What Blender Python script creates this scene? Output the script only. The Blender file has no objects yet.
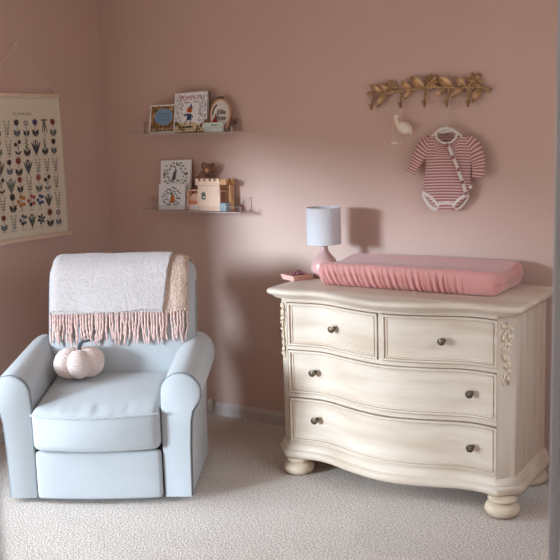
import bpy, math, random
from math import sin, cos, pi, radians, sqrt
from mathutils import Vector, Matrix, noise

random.seed(7)
sc = bpy.context.scene
COL = sc.collection

# ------------------------------------------------------------------ camera
F_PX, YAW, PITCH, ROLL = 919.45, radians(32.8236), radians(9.2299), radians(-1.7841)
CAM = Vector((3.833, -4.086, 1.6))
_fw0 = Vector((-sin(YAW), cos(YAW), 0)); _rt = Vector((cos(YAW), sin(YAW), 0)); _up = Vector((0, 0, 1))
FW = _fw0 * cos(PITCH) - _up * sin(PITCH)
_u = _up * cos(PITCH) + _fw0 * sin(PITCH)
RT = _rt * cos(ROLL) + _u * sin(ROLL)
UP = -_rt * sin(ROLL) + _u * cos(ROLL)


def ray(px, py):
    return RT * ((px - 280) / F_PX) - UP * ((py - 280) / F_PX) + FW


def on_y(px, py, Y):
    d = ray(px, py); return CAM + d * ((Y - CAM.y) / d.y)


def on_x(px, py, X):
    d = ray(px, py); return CAM + d * ((X - CAM.x) / d.x)


def on_z(px, py, Z):
    d = ray(px, py); return CAM + d * ((Z - CAM.z) / d.z)


cam_d = bpy.data.cameras.new('camera'); cam = bpy.data.objects.new('camera', cam_d); COL.objects.link(cam)
M = Matrix((RT, UP, -FW)).transposed().to_4x4(); M.translation = CAM
cam.matrix_world = M
cam_d.sensor_width = 36; cam_d.lens = F_PX / 560 * 36; cam_d.clip_start = .02
cam_d.dof.use_dof = True; cam_d.dof.focus_distance = 4.0; cam_d.dof.aperture_fstop = 11
sc.camera = cam


# ------------------------------------------------------------------ materials
def lin(r, g, b):
    f = lambda c: (c / 255 / 12.92) if c / 255 <= .04045 else ((c / 255 + .055) / 1.055) ** 2.4
    return (f(r), f(g), f(b), 1)


def mat(name, rgb, rough=.6, metal=0., var=0., vscale=8., bump=0., bscale=60., sheen=0., spec=.5, detail=4., coords='Object', stretch=None, bdist=.01):
    m = bpy.data.materials.new(name); m.use_nodes = True
    nt = m.node_tree; b = nt.nodes['Principled BSDF']
    c = lin(*rgb)
    b.inputs['Base Color'].default_value = c
    b.inputs['Roughness'].default_value = rough; b.inputs['Metallic'].default_value = metal
    b.inputs['Specular IOR Level'].default_value = spec
    if sheen:
        b.inputs['Sheen Weight'].default_value = sheen
    tc = None
    if var or bump:
        tc = nt.nodes.new('ShaderNodeTexCoord'); mp = nt.nodes.new('ShaderNodeMapping')
        nt.links.new(tc.outputs[coords], mp.inputs['Vector'])
        if stretch: mp.inputs['Scale'].default_value = stretch
    if var:
        n = nt.nodes.new('ShaderNodeTexNoise'); n.inputs['Scale'].default_value = vscale; n.inputs['Detail'].default_value = detail
        nt.links.new(mp.outputs[0], n.inputs['Vector'])
        r = nt.nodes.new('ShaderNodeValToRGB')
        r.color_ramp.elements[0].position = .3; r.color_ramp.elements[1].position = .7
        r.color_ramp.elements[0].color = tuple(x * (1 - var) for x in c[:3]) + (1,)
        r.color_ramp.elements[1].color = tuple(min(1, x * (1 + var)) for x in c[:3]) + (1,)
        nt.links.new(n.outputs['Fac'], r.inputs['Fac']); nt.links.new(r.outputs['Color'], b.inputs['Base Color'])
    if bump:
        n2 = nt.nodes.new('ShaderNodeTexNoise'); n2.inputs['Scale'].default_value = bscale; n2.inputs['Detail'].default_value = 3
        nt.links.new(mp.outputs[0], n2.inputs['Vector'])
        bp = nt.nodes.new('ShaderNodeBump'); bp.inputs['Strength'].default_value = bump; bp.inputs['Distance'].default_value = bdist
        nt.links.new(n2.outputs['Fac'], bp.inputs['Height']); nt.links.new(bp.outputs['Normal'], b.inputs['Normal'])
    return m


def N(m, t): return m.node_tree.nodes.new(t)
def L(m, a, b): m.node_tree.links.new(a, b)


MAT = {}
MAT['wall'] = mat('dusty_pink_paint', (204, 175, 162), .75, var=.03, vscale=1.5, bump=.06, bscale=180, spec=.3)
MAT['ceiling'] = mat('ceiling_paint', (226, 220, 214), .9)
MAT['white_paint'] = mat('white_trim_paint', (196, 186, 180), .5, var=.02)
MAT['grey_paint'] = mat('grey_door_paint', (196, 200, 207), .5, var=.02)
MAT['chair'] = mat('pale_blue_grey_twill', (179, 183, 185), .75, var=.03, vscale=5, bump=.12, bscale=500, sheen=.3, bdist=.003)
MAT['piping'] = mat('grey_piping', (118, 124, 130), .7)
MAT['dark'] = mat('black_base', (28, 26, 26), .7)
MAT['blanket'] = mat('white_boucle', (210, 200, 197), .95, var=.12, vscale=150, bump=.7, bscale=210, sheen=.4)
MAT['tan'] = mat('beige_boucle', (212, 184, 166), .95, var=.25, vscale=110, bump=.8, bscale=160, sheen=.3)
MAT['tassel'] = mat('pink_fringe_yarn', (224, 192, 182), .9, var=.12, vscale=60, bump=.3, bscale=400)
MAT['stem'] = mat('slate_yarn', (70, 76, 84), .85, bump=.4, bscale=300)
MAT['brass'] = mat('antique_brass', (176, 142, 106), .4, metal=.72, var=.35, vscale=40, bump=.15, bscale=90)
MAT['bronze'] = mat('dark_bronze', (104, 90, 76), .35, metal=.8, var=.2, vscale=80)
MAT['steel'] = mat('brushed_steel', (150, 146, 142), .35, metal=.9)
MAT['hanger'] = mat('white_hanger_plastic', (226, 220, 212), .5)
MAT['wire'] = mat('silver_wire', (190, 184, 178), .3, metal=.8)
MAT['trim'] = mat('white_rib_trim', (228, 218, 212), .9, bump=.3, bscale=300)
MAT['button'] = mat('dusky_rose_button', (146, 92, 92), .4)
MAT['felt'] = mat('cream_felt', (236, 224, 204), .95, bump=.3, bscale=250, sheen=.3)
MAT['thread'] = mat('pale_thread', (230, 216, 204), .9)
MAT['pink_ceramic'] = mat('pink_glazed_ceramic', (214, 172, 166), .28, var=.05, vscale=10)
MAT['pad'] = mat('rose_pink_jersey', (206, 144, 137), .85, var=.03, vscale=10, bump=.12, bscale=400, sheen=.35, bdist=.003)
MAT['beads'] = mat('mauve_beads', (128, 78, 82), .35)
MAT['pinkwood'] = mat('pale_pink_tray', (222, 176, 164), .6)
MAT['paper'] = mat('cream_canvas', (222, 212, 192), .9, var=.02, vscale=30, bump=.05, bscale=300)
MAT['rod'] = mat('pale_birch', (224, 198, 176), .6, var=.06, vscale=20)
MAT['white_cover'] = mat('white_cover', (240, 242, 244), .5)
MAT['pages'] = mat('page_edges', (226, 218, 202), .9)
MAT['darkedge'] = mat('dark_brown_cover', (78, 52, 48), .6)
MAT['goldcover'] = mat('ochre_patterned_cover', (146, 106, 58), .6, var=.55, vscale=45, detail=8)
MAT['lightwood'] = mat('beech_wood', (234, 202, 176), .6, var=.06, vscale=14, stretch=(1, 1, .15))
MAT['midwood'] = mat('honey_wood', (206, 156, 104), .6, var=.1, vscale=14)
MAT['hoopwood'] = mat('hoop_wood', (206, 158, 126), .55, var=.08)
MAT['linen'] = mat('white_linen', (226, 218, 210), .9, bump=.1, bscale=400)
MAT['mint'] = mat('mint_card', (214, 232, 222), .6, var=.07, vscale=30)
MAT['brownplush'] = mat('brown_plush', (128, 84, 62), .95, var=.2, vscale=60, bump=.6, bscale=200, sheen=.3)
MAT['peach'] = mat('peach_paint', (232, 186, 158), .6)
MAT['orange'] = mat('orange_paint', (222, 140, 98), .6)
MAT['greyblue'] = mat('grey_blue_paint', (138, 150, 158), .6)
MAT['plastic'] = mat('white_plastic', (222, 216, 208), .4)
COLS = dict(ink=(62, 58, 58), grey=(120, 118, 112), sage=(104, 110, 96), plum=(78, 68, 104), rust=(128, 66, 54), rose=(170, 96, 92),
            gold=(176, 124, 66), blue=(66, 82, 132), red=(176, 66, 48), orange=(222, 108, 34), sky=(126, 160, 190), navy=(64, 80, 112),
            olive=(122, 106, 56), cream=(214, 200, 160), slate=(92, 100, 112), lilac=(150, 140, 152), white=(238, 238, 240), brown=(96, 64, 50), tan=(190, 150, 96))
for k, v in COLS.items():
    MAT['p_' + k] = mat('print_' + k, v, .8)

# bodysuit stripes along the 'st' attribute
m = mat('pink_white_stripe_jersey', (190, 120, 120), .9, bump=.15, bscale=400)
at_ = N(m, 'ShaderNodeAttribute'); at_.attribute_name = 'st'
mm = N(m, 'ShaderNodeMath'); mm.operation = 'FRACT'; L(m, at_.outputs['Fac'], mm.inputs[0])
rp = N(m, 'ShaderNodeValToRGB'); rp.color_ramp.elements[0].color = lin(166, 108, 106); rp.color_ramp.elements[1].color = lin(214, 190, 183)
rp.color_ramp.elements[0].position = .52; rp.color_ramp.elements[1].position = .62
L(m, mm.outputs[0], rp.inputs['Fac']); L(m, rp.outputs['Color'], m.node_tree.nodes['Principled BSDF'].inputs['Base Color'])
MAT['stripe'] = m

# whitewashed pine: vertical / horizontal grain and knots
def pine(name, stretch):
    m = mat(name, (226, 208, 180), .5, bump=.05, bscale=40, stretch=stretch, spec=.4)
    b = m.node_tree.nodes['Principled BSDF']
    tc = N(m, 'ShaderNodeTexCoord'); mp = N(m, 'ShaderNodeMapping'); mp.inputs['Scale'].default_value = stretch; L(m, tc.outputs['Object'], mp.inputs['Vector'])
    n = N(m, 'ShaderNodeTexNoise'); n.inputs['Scale'].default_value = 9; n.inputs['Detail'].default_value = 6; L(m, mp.outputs[0], n.inputs['Vector'])
    r = N(m, 'ShaderNodeValToRGB'); r.color_ramp.elements[0].position = .25; r.color_ramp.elements[1].position = .7
    r.color_ramp.elements[0].color = lin(192, 171, 149); r.color_ramp.elements[1].color = lin(216, 201, 184)
    L(m, n.outputs['Fac'], r.inputs['Fac'])
    v = N(m, 'ShaderNodeTexVoronoi'); v.inputs['Scale'].default_value = 4.2; v.inputs['Randomness'].default_value = 1; L(m, tc.outputs['Object'], v.inputs['Vector'])
    r2 = N(m, 'ShaderNodeValToRGB'); r2.color_ramp.elements[0].position = .03; r2.color_ramp.elements[1].position = .1
    r2.color_ramp.elements[0].color = (1, 1, 1, 1); r2.color_ramp.elements[1].color = (0, 0, 0, 1); L(m, v.outputs['Distance'], r2.inputs['Fac'])
    mx = N(m, 'ShaderNodeMix'); mx.data_type = 'RGBA'; mx.inputs['B'].default_value = lin(186, 146, 118)
    ml = N(m, 'ShaderNodeMath'); ml.operation = 'MULTIPLY'; ml.inputs[1].default_value = .7; L(m, r2.outputs['Color'], ml.inputs[0])
    L(m, ml.outputs[0], mx.inputs['Factor']); L(m, r.outputs['Color'], mx.inputs['A']); L(m, mx.outputs['Result'], b.inputs['Base Color'])
    return m
MAT['pine_h'] = pine('whitewashed_pine_horizontal', (.25, 1, 2.2))
MAT['pine_v'] = pine('whitewashed_pine_vertical', (2.2, 2.2, .25))
MAT['pine'] = mat('whitewashed_pine_turned', (212, 193, 168), .5, var=.05, vscale=12)

# lampshade: fabric that lets some light through
m = mat('white_shade_linen', (236, 236, 240), .9, bump=.1, bscale=300)
b = m.node_tree.nodes['Principled BSDF']; tr = N(m, 'ShaderNodeBsdfTranslucent'); tr.inputs['Color'].default_value = lin(220, 220, 224)
mx = N(m, 'ShaderNodeMixShader'); mx.inputs[0].default_value = .25; L(m, b.outputs[0], mx.inputs[1]); L(m, tr.outputs[0], mx.inputs[2])
L(m, mx.outputs[0], m.node_tree.nodes['Material Output'].inputs['Surface']); MAT['shade'] = m

# clear acrylic
m = bpy.data.materials.new('clear_acrylic'); m.use_nodes = True
b = m.node_tree.nodes['Principled BSDF']; m.node_tree.nodes.remove(b)
tp = N(m, 'ShaderNodeBsdfTransparent'); tp.inputs['Color'].default_value = (.985, .98, .978, 1)
gl = N(m, 'ShaderNodeBsdfGlossy'); gl.inputs['Roughness'].default_value = .05; gl.inputs['Color'].default_value = (.9, .9, .9, 1)
lw = N(m, 'ShaderNodeFresnel'); lw.inputs['IOR'].default_value = 1.49
mx = N(m, 'ShaderNodeMixShader'); hf = N(m, 'ShaderNodeMath'); hf.operation = 'MULTIPLY'; hf.inputs[1].default_value = .5; L(m, lw.outputs[0], hf.inputs[0]); L(m, hf.outputs[0], mx.inputs[0]); L(m, tp.outputs[0], mx.inputs[1]); L(m, gl.outputs[0], mx.inputs[2])
L(m, mx.outputs[0], m.node_tree.nodes['Material Output'].inputs['Surface']); MAT['acrylic'] = m
# polished acrylic edges: frosty white
MAT['acrylic_edge'] = mat('acrylic_edge', (214, 200, 194), .3)

# carpet
m = mat('cream_carpet', (206, 192, 182), .98, spec=.1, sheen=.2)
b = m.node_tree.nodes['Principled BSDF']
tc = N(m, 'ShaderNodeTexCoord')
n1 = N(m, 'ShaderNodeTexNoise'); n1.inputs['Scale'].default_value = 140; n1.inputs['Detail'].default_value = 4; L(m, tc.outputs['Object'], n1.inputs['Vector'])
n2 = N(m, 'ShaderNodeTexVoronoi'); n2.inputs['Scale'].default_value = 2.6; n2.feature = 'F1'
wn = N(m, 'ShaderNodeTexNoise'); wn.inputs['Scale'].default_value = 1.3; L(m, tc.outputs['Object'], wn.inputs['Vector'])
va = N(m, 'ShaderNodeVectorMath'); va.operation = 'ADD'; L(m, tc.outputs['Object'], va.inputs[0]); L(m, wn.outputs['Color'], va.inputs[1])
mpc = N(m, 'ShaderNodeMapping'); mpc.inputs['Scale'].default_value = (.7, 2.2, 1); mpc.inputs['Rotation'].default_value = (0, 0, .6)
L(m, va.outputs[0], mpc.inputs['Vector']); L(m, mpc.outputs[0], n2.inputs['Vector'])
r1 = N(m, 'ShaderNodeValToRGB'); r1.color_ramp.elements[0].position = .35; r1.color_ramp.elements[1].position = .65
r1.color_ramp.elements[0].color = lin(158, 142, 130); r1.color_ramp.elements[1].color = lin(234, 222, 211); L(m, n1.outputs['Fac'], r1.inputs['Fac'])
hsv = N(m, 'ShaderNodeHueSaturation'); mr = N(m, 'ShaderNodeMapRange'); mr.inputs['To Min'].default_value = .92; mr.inputs['To Max'].default_value = 1.06
L(m, n2.outputs['Color'], mr.inputs['Value']); L(m, mr.outputs[0], hsv.inputs['Value']); L(m, r1.outputs['Color'], hsv.inputs['Color']); L(m, hsv.outputs['Color'], b.inputs['Base Color'])
bp = N(m, 'ShaderNodeBump'); bp.inputs['Strength'].default_value = .9; bp.inputs['Distance'].default_value = .007
L(m, n1.outputs['Fac'], bp.inputs['Height']); L(m, bp.outputs['Normal'], b.inputs['Normal'])
MAT['carpet'] = m

# knitted ribs on the pumpkin
m = mat('cream_pink_knit', (240, 220, 212), .95, sheen=.3)
b = m.node_tree.nodes['Principled BSDF']; tc = N(m, 'ShaderNodeTexCoord'); w = N(m, 'ShaderNodeTexWave'); w.bands_direction = 'Z'
w.inputs['Scale'].default_value = 34; w.inputs['Distortion'].default_value = 1.5; w.inputs['Detail'].default_value = 2; L(m, tc.outputs['Object'], w.inputs['Vector'])
bp = N(m, 'ShaderNodeBump'); bp.inputs['Strength'].default_value = .5; bp.inputs['Distance'].default_value = .006; L(m, w.outputs['Fac'], bp.inputs['Height']); L(m, bp.outputs['Normal'], b.inputs['Normal'])
r = N(m, 'ShaderNodeValToRGB'); r.color_ramp.elements[0].color = lin(222, 192, 182); r.color_ramp.elements[1].color = lin(240, 222, 214); L(m, w.outputs['Fac'], r.inputs['Fac']); L(m, r.outputs['Color'], b.inputs['Base Color'])
MAT['knit'] = m


# ------------------------------------------------------------------ mesh builder
class MB:
    def __init__(s):
        s.v = []; s.f = []; s.fm = []; s.st = []; s.m = 0

    def add(s, vs, fs, st=None):
        o = len(s.v); s.v += [Vector(p) for p in vs]
        s.st += list(st) if st is not None else [0.] * len(vs)
        for f in fs: s.f.append([i + o for i in f]); s.fm.append(s.m)

    def box(s, lo, hi, rot=None, c=None):
        x0, y0, z0 = lo; x1, y1, z1 = hi
        vs = [Vector(p) for p in [(x0, y0, z0), (x1, y0, z0), (x1, y1, z0), (x0, y1, z0), (x0, y0, z1), (x1, y0, z1), (x1, y1, z1), (x0, y1, z1)]]
        if rot:
            c = Vector(c) if c else (Vector(lo) + Vector(hi)) / 2
            vs = [rot @ (p - c) + c for p in vs]
        s.add(vs, [(0, 3, 2, 1), (4, 5, 6, 7), (0, 1, 5, 4), (1, 2, 6, 5), (2, 3, 7, 6), (3, 0, 4, 7)])

    def rbox(s, half, r, n=6, fn=None, rs=4):
        """rounded box about the origin, then fn(point)"""
        hx, hy, hz = half
        def ticks(h):
            t = [-h + r * (1 - cos(pi / 2 * i / rs)) for i in range(rs)] + [-h + r + (2 * h - 2 * r) * i / n for i in range(n + 1)]
            return t + [-q for q in reversed(t[:rs])]
        T = [ticks(hx), ticks(hy), ticks(hz)]
        idx = {}; vs = []; fs = []
        def vid(p):
            k = tuple(round(q, 6) for q in p)
            if k not in idx:
                P = Vector(p); I = Vector([max(-(h - r), min(h - r, q)) for q, h in zip(p, half)])
                d = P - I
                if d.length > 1e-9: P = I + d.normalized() * r
                idx[k] = len(vs); vs.append(fn(P) if fn else P)
            return idx[k]
        for ax in range(3):
            a, b_ = (ax + 1) % 3, (ax + 2) % 3
            for sg in (-1, 1):
                for i in range(len(T[a]) - 1):
                    for j in range(len(T[b_]) - 1):
                        q = []
                        for (ii, jj) in ((i, j), (i + 1, j), (i + 1, j + 1), (i, j + 1)):
                            p = [0, 0, 0]; p[ax] = sg * half[ax]; p[a] = T[a][ii]; p[b_] = T[b_][jj]; q.append(vid(p))
                        if sg < 0: q.reverse()
                        fs.append(q)
        s.add(vs, fs)

    def tube(s, path, r, n=8, closed=False, st=None, flat=1.0):
        P = [Vector(p) for p in path]; k = len(P); vs = []; fs = []; sts = []
        R = r if isinstance(r, (list, tuple)) else [r] * k
        T = []
        for i in range(k):
            a = P[(i - 1) % k] if (closed or i > 0) else P[i]; b = P[(i + 1) % k] if (closed or i < k - 1) else P[i]
            t = (b - a); T.append(t.normalized() if t.length > 1e-9 else Vector((0, 0, 1)))
        up = Vector((0, 0, 1)) if abs(T[0].z) < .9 else Vector((0, 1, 0))
        nrm = (up - T[0] * up.dot(T[0])).normalized()
        for i in range(k):
            nrm = nrm - T[i] * nrm.dot(T[i]); nrm = nrm.normalized() if nrm.length > 1e-6 else T[i].orthogonal().normalized()
            bi = T[i].cross(nrm)
            for j in range(n):
                a = 2 * pi * j / n; vs.append(P[i] + nrm * (cos(a) * R[i]) + bi * (sin(a) * R[i] * flat)); sts.append(st[i] if st else 0)
        for i in range(k if closed else k - 1):
            i2 = (i + 1) % k
            for j in range(n):
                j2 = (j + 1) % n; fs.append((i * n + j, i * n + j2, i2 * n + j2, i2 * n + j))
        if not closed:
            fs.append(tuple(reversed(range(n)))); fs.append(tuple(range((k - 1) * n, k * n)))
        s.add(vs, fs, sts)

    def lathe(s, prof, c, n=32, mod=None, axis='z'):
        c = Vector(c); vs = []; fs = []; k = len(prof)
        for (r, h) in prof:
            for j in range(n):
                a = 2 * pi * j / n; rr = r * (mod(a, h) if mod else 1)
                p = Vector((rr * cos(a), rr * sin(a), h))
                if axis == '-y': p = Vector((p.x, -p.z, p.y))
                vs.append(c + p)
        for i in range(k - 1):
            for j in range(n):
                j2 = (j + 1) % n; fs.append((i * n + j, i * n + j2, (i + 1) * n + j2, (i + 1) * n + j))
        if prof[0][0] > 1e-5: fs.append(tuple(reversed(range(n))))
        if prof[-1][0] > 1e-5: fs.append(tuple(range((k - 1) * n, k * n)))
        s.add(vs, fs)

    def ell(s, c, rad, rot=None, nu=16, nv=10):
        c = Vector(c); vs = []; fs = []
        for i in range(nv + 1):
            t = pi * i / nv
            for j in range(nu):
                a = 2 * pi * j / nu; p = Vector((rad[0] * sin(t) * cos(a), rad[1] * sin(t) * sin(a), -rad[2] * cos(t)))
                vs.append(c + (rot @ p if rot else p))
        for i in range(nv):
            for j in range(nu):
                j2 = (j + 1) % nu; fs.append((i * nu + j, i * nu + j2, (i + 1) * nu + j2, (i + 1) * nu + j))
        s.add(vs, fs)

    def grid(s, fn, nu, nv, wrap_u=False, st=None):
        vs = []; fs = []; sts = []
        for i in range(nv + 1):
            for j in range(nu + (0 if wrap_u else 1)):
                u, v = j / nu, i / nv; vs.append(fn(u, v)); sts.append(st(u, v) if st else 0)
        w = nu if wrap_u else nu + 1
        for i in range(nv):
            for j in range(nu):
                j2 = (j + 1) % w; fs.append((i * w + j, i * w + j2, (i + 1) * w + j2, (i + 1) * w + j))
        s.add(vs, fs, sts)

    def prism(s, pts, d):
        """polygon pts (3-D) pushed along d"""
        d = Vector(d); n = len(pts); P = [Vector(p) for p in pts]
        s.add(P + [p + d for p in P], [tuple(reversed(range(n))), tuple(range(n, 2 * n))] + [(i, (i + 1) % n, (i + 1) % n + n, i + n) for i in range(n)])

    def leaf(s, base, tip, w, nrm, cup=.25, thick=.002, bend=.15, nseg=7):
        base, tip, nrm = Vector(base), Vector(tip), Vector(nrm).normalized(); ax = tip - base; ln = ax.length; ax.normalize(); side = ax.cross(nrm).normalized()
        rows = []
        for lay in (0, 1):
            for i in range(nseg + 1):
                t = i / nseg; ww = w * .5 * (sin(pi * min(1, t ** .8)) ** .8 if 0 < t < 1 else 0) + 1e-4
                for q in (-1, -.5, 0, .5, 1):
                    p = base + ax * (t * ln) + side * (q * ww) + nrm * (abs(q) * ww * cup + bend * ln * sin(pi * t) * .5 + (thick if lay == 0 else 0) * (1 if 0 < t < 1 else .3))
                    rows.append(p)
        fs = []; m_ = (nseg + 1) * 5
        for i in range(nseg):
            for j in range(4):
                a = i * 5 + j; fs.append((a, a + 1, a + 6, a + 5)); fs.append((a + m_, a + m_ + 5, a + m_ + 6, a + m_ + 1))
            for j in (0, 4):
                a = i * 5 + j; f = (a, a + 5, a + 5 + m_, a + m_); fs.append(f if j == 0 else tuple(reversed(f)))
        s.add(rows, fs)

    def build(s, name, mats, parent=None, smooth=True, origin=None, angle=40, bevel=0, solid=0, sub=0):
        me = bpy.data.meshes.new(name)
        o0 = Vector(origin) if origin is not None else Vector((0, 0, 0))
        me.from_pydata([tuple(p - o0) for p in s.v], [], s.f)
        if not isinstance(mats, (list, tuple)): mats = [mats]
        for q in mats: me.materials.append(MAT[q] if isinstance(q, str) else q)
        for p, i in zip(me.polygons, s.fm): p.material_index = i
        if any(s.st):
            a = me.attributes.new('st', 'FLOAT', 'POINT'); a.data.foreach_set('value', s.st)
        me.validate(); me.update()
        o = bpy.data.objects.new(name, me); COL.objects.link(o)
        if parent: o.parent = parent
        if smooth:
            me.shade_smooth() if hasattr(me, 'shade_smooth') else me.polygons.foreach_set('use_smooth', [True] * len(me.polygons))
            me.set_sharp_from_angle(angle=radians(angle))
        if solid:
            q = o.modifiers.new('solid', 'SOLIDIFY'); q.thickness = solid; q.offset = 1
        if bevel:
            q = o.modifiers.new('bevel', 'BEVEL'); q.width = bevel; q.segments = 2; q.limit_method = 'ANGLE'; q.harden_normals = False
        if sub:
            q = o.modifiers.new('sub', 'SUBSURF'); q.levels = sub; q.render_levels = sub
        return o


def tag(o, label=None, cat=None, group=None, kind=None):
    if label: o['label'] = label
    if cat: o['category'] = cat
    if group: o['group'] = group
    if kind: o['kind'] = kind
    return o


def thing(name, label, cat, loc=(0, 0, 0), rz=0, group=None):
    o = bpy.data.objects.new(name, None); COL.objects.link(o); o.location = loc; o.rotation_euler = (0, 0, rz); o.empty_display_size = .05
    return tag(o, label, cat, group)


def structure(mb, name, m, **k):
    return tag(mb.build(name, m, **k), kind='structure')


# ------------------------------------------------------------------ the room
RX = 3.533          # right wall (room face); the camera looks in through its doorway
FY = -6.4           # front wall
CZ = 2.5
WY0, WY1, WZ0, WZ1 = -5.5, -1.78, .10, 1.82   # window in the left wall, outside the frame

b = MB(); b.box((-.2, FY - .2, -.1), (5.2, .2, 0)); structure(b, 'floor', 'carpet', smooth=False)
b = MB(); b.box((-.2, FY - .2, CZ), (RX + .1, .2, CZ + .1)); b.box((RX + .1, FY - .2, CZ), (5.2, -2.2, CZ + .1)); structure(b, 'ceiling', 'ceiling', smooth=False)
b = MB(); b.box((-.15, 0, 0), (RX + .15, .15, CZ)); structure(b, 'wall_back', 'wall', smooth=False)
b = MB()
b.box((-.15, FY, 0), (0, WY0, CZ)); b.box((-.15, WY1, 0), (0, 0, CZ)); b.box((-.15, WY0, 0), (0, WY1, WZ0)); b.box((-.15, WY0, WZ1), (0, WY1, CZ))
structure(b, 'wall_left', 'wall', smooth=False)
b = MB(); b.box((-.15, FY - .15, 0), (RX, FY, CZ)); structure(b, 'wall_front', 'wall', smooth=False)
DY0, DY1, DZ = -3.932, -2.996, 2.04     # doorway in the right wall
HX = RX + .1
V0, V1 = -2.1, -.6          # unseen opening added to the right wall to let in fill light
b = MB(); b.box((RX, FY - .15, 0), (HX, DY0 - .02, CZ)); b.box((RX, DY1 + .02, 0), (HX, V0, CZ)); b.box((RX, V1, 0), (HX, 0, CZ)); b.box((RX, V0, 0), (HX, V1, .8)); b.box((RX, V0, 2.1), (HX, V1, CZ)); b.box((RX, DY0 - .02, DZ + .02), (HX, DY1 + .02, CZ))
structure(b, 'wall_right', 'wall', smooth=False)
b = MB(); b.box((4.9, FY - .15, 0), (5.0, -2.2, CZ)); b.box((HX, -2.3, 0), (4.9, -2.2, CZ)); b.box((HX, FY - .15, 0), (4.9, FY, CZ)); structure(b, 'wall_hall', 'ceiling', smooth=False)


def jamb(y, sg, name):
    """lining with a stop, plus casing on both faces"""
    b = MB()
    b.box((RX - .002, min(y, y + sg * .02), 0), (HX + .002, max(y, y + sg * .02), DZ))
    b.box((RX + .035, min(y, y - sg * .012), 0), (RX + .07, max(y, y - sg * .012), DZ))
    for x0, x1 in ((RX - .016, RX - .002), (HX + .002, HX + .016)):
        y0, y1 = sorted((y + sg * .004, y + sg * .064)); b.box((x0, y0, 0), (x1, y1, DZ + .06))
        y0, y1 = sorted((y + sg * .05, y + sg * .064))
        b.box((x0 - .004 if x0 < RX else x0, y0, 0), (x1 if x0 < RX else x1 + .004, y1, DZ + .06))
    return structure(b, name, 'grey_paint', smooth=False, bevel=.003)


jamb(DY1, 1, 'trim_1'); jamb(DY0, -1, 'trim_2')
b = MB(); b.box((RX - .002, DY0, DZ), (HX + .002, DY1, DZ + .02)); b.box((RX - .016, DY0, DZ + .004), (RX - .002, DY1, DZ + .06)); b.box((HX + .002, DY0, DZ + .004), (HX + .016, DY1, DZ + .06))
structure(b, 'trim_3', 'grey_paint', smooth=False)


def baseboard(name, p0, p1, inward):
    b = MB(); p0, p1, n = Vector(p0), Vector(p1), Vector(inward); prof = [(0, 0), (.014, 0), (.014, .052), (.011, .06), (.006, .066), (.004, .072), (0, .074)]
    b.prism([p0 + n * a + Vector((0, 0, z)) for a, z in prof], p1 - p0)
    return structure(b, name, 'white_paint', smooth=False)


baseboard('baseboard_back', (0, 0, 0), (RX, 0, 0), (0, -1, 0))
baseboard('baseboard_left', (0, -.014, 0), (0, FY, 0), (1, 0, 0))
baseboard('baseboard_right', (RX, -.014, 0), (RX, DY1 + .07, 0), (-1, 0, 0))

# window frame (outside the picture, but the daylight comes through it)
b = MB()
for y0, y1 in ((WY0, WY0 + .05), (WY1 - .05, WY1)): b.box((-.1, y0, WZ0), (-.04, y1, WZ1))
for z0, z1 in ((WZ0, WZ0 + .05), (WZ1 - .05, WZ1)): b.box((-.1, WY0, z0), (-.04, WY1, z1))
structure(b, 'window_1', 'white_paint', smooth=False)
b = MB()
for y0, y1 in ((V0, V0 + .05), (V1 - .05, V1)): b.box((RX + .04, y0, .8), (RX + .09, y1, 2.1))
for z0, z1 in ((.8, .85), (2.05, 2.1)): b.box((RX + .04, V0, z0), (RX + .09, V1, z1))
structure(b, 'added_fill_window', 'white_paint', smooth=False)  # frame of the added opening that brightens walls and dresser side

# ------------------------------------------------------------------ armchair
TH = radians(29.5)
ca = Vector((cos(TH), sin(TH), 0))
CH = Vector((1.065, -1.2125, 0)) - .061 * ca + Vector((.030, -.031, 0))
chair = thing('armchair', 'pale blue-grey upholstered armchair with rolled arms in the corner', 'armchair', CH, TH)


def arm_profile(sd):
    pts = [(.286, .022), (.286, .20), (.287, .38), (.288, .44)]
    cx, cz, r = .376, .492, .087
    for i in range(15):
        a = radians(170 - i * (170 + 42) / 14); pts.append((cx + r * cos(a), cz + r * sin(a)))
    pts += [(.424, .41), (.414, .36), (.408, .25), (.404, .022)]
    return [(x * sd, z) for x, z in pts]


def arm(sd):
    prof = arm_profile(sd); n = len(prof); cxm = sum(p[0] for p in prof) / n; czm = sum(p[1] for p in prof) / n
    b = MB(); vs = []; fs = []
    ys = [(-.008, .95), (-.006, .98), (-.001, .995), (.008, 1), (.03, 1), (.2, 1), (.38, 1), (.52, 1), (.545, .97), (.555, .9)]
    for y, k in ys:
        for x, z in prof:
            zz = czm + (z - czm) * (.5 + .5 * k) if z > .1 else z
            rise = .068 * max(0, y) / .55 * max(0, (z - .2) / .38)
            vs.append((cxm + (x - cxm) * k, y, zz + rise))
    m_ = len(ys)
    for i in range(m_ - 1):
        for j in range(n):
            j2 = (j + 1) % n; f = (i * n + j, i * n + j2, (i + 1) * n + j2, (i + 1) * n + j); fs.append(f if sd < 0 else tuple(reversed(f)))
    f0 = tuple(range(n)); f1 = tuple(range((m_ - 1) * n, m_ * n))
    fs.append(tuple(reversed(f0)) if sd < 0 else f0); fs.append(f1 if sd < 0 else tuple(reversed(f1)))
    b.add(vs, fs)
    o = b.build('arm', 'chair', chair, angle=50)
    p = MB(); p.tube([(x + (.004 if i > n - 6 else 0) * sd, .006, z) for i, (x, z) in enumerate(prof)], .0045, 6)
    p.build('piping', 'piping', o)
    return o


arm(1); arm(-1)

LEAN = radians(14)
BC = Vector((.022, .515, .70)); BH = (.360, .082, .315)
RL = Matrix.Rotation(-LEAN, 3, 'X')


def back_bulge(x, w):
    return .028 * max(0, 1 - (x / .37) ** 2) * max(0, 1 - (w / .33) ** 2)


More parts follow.
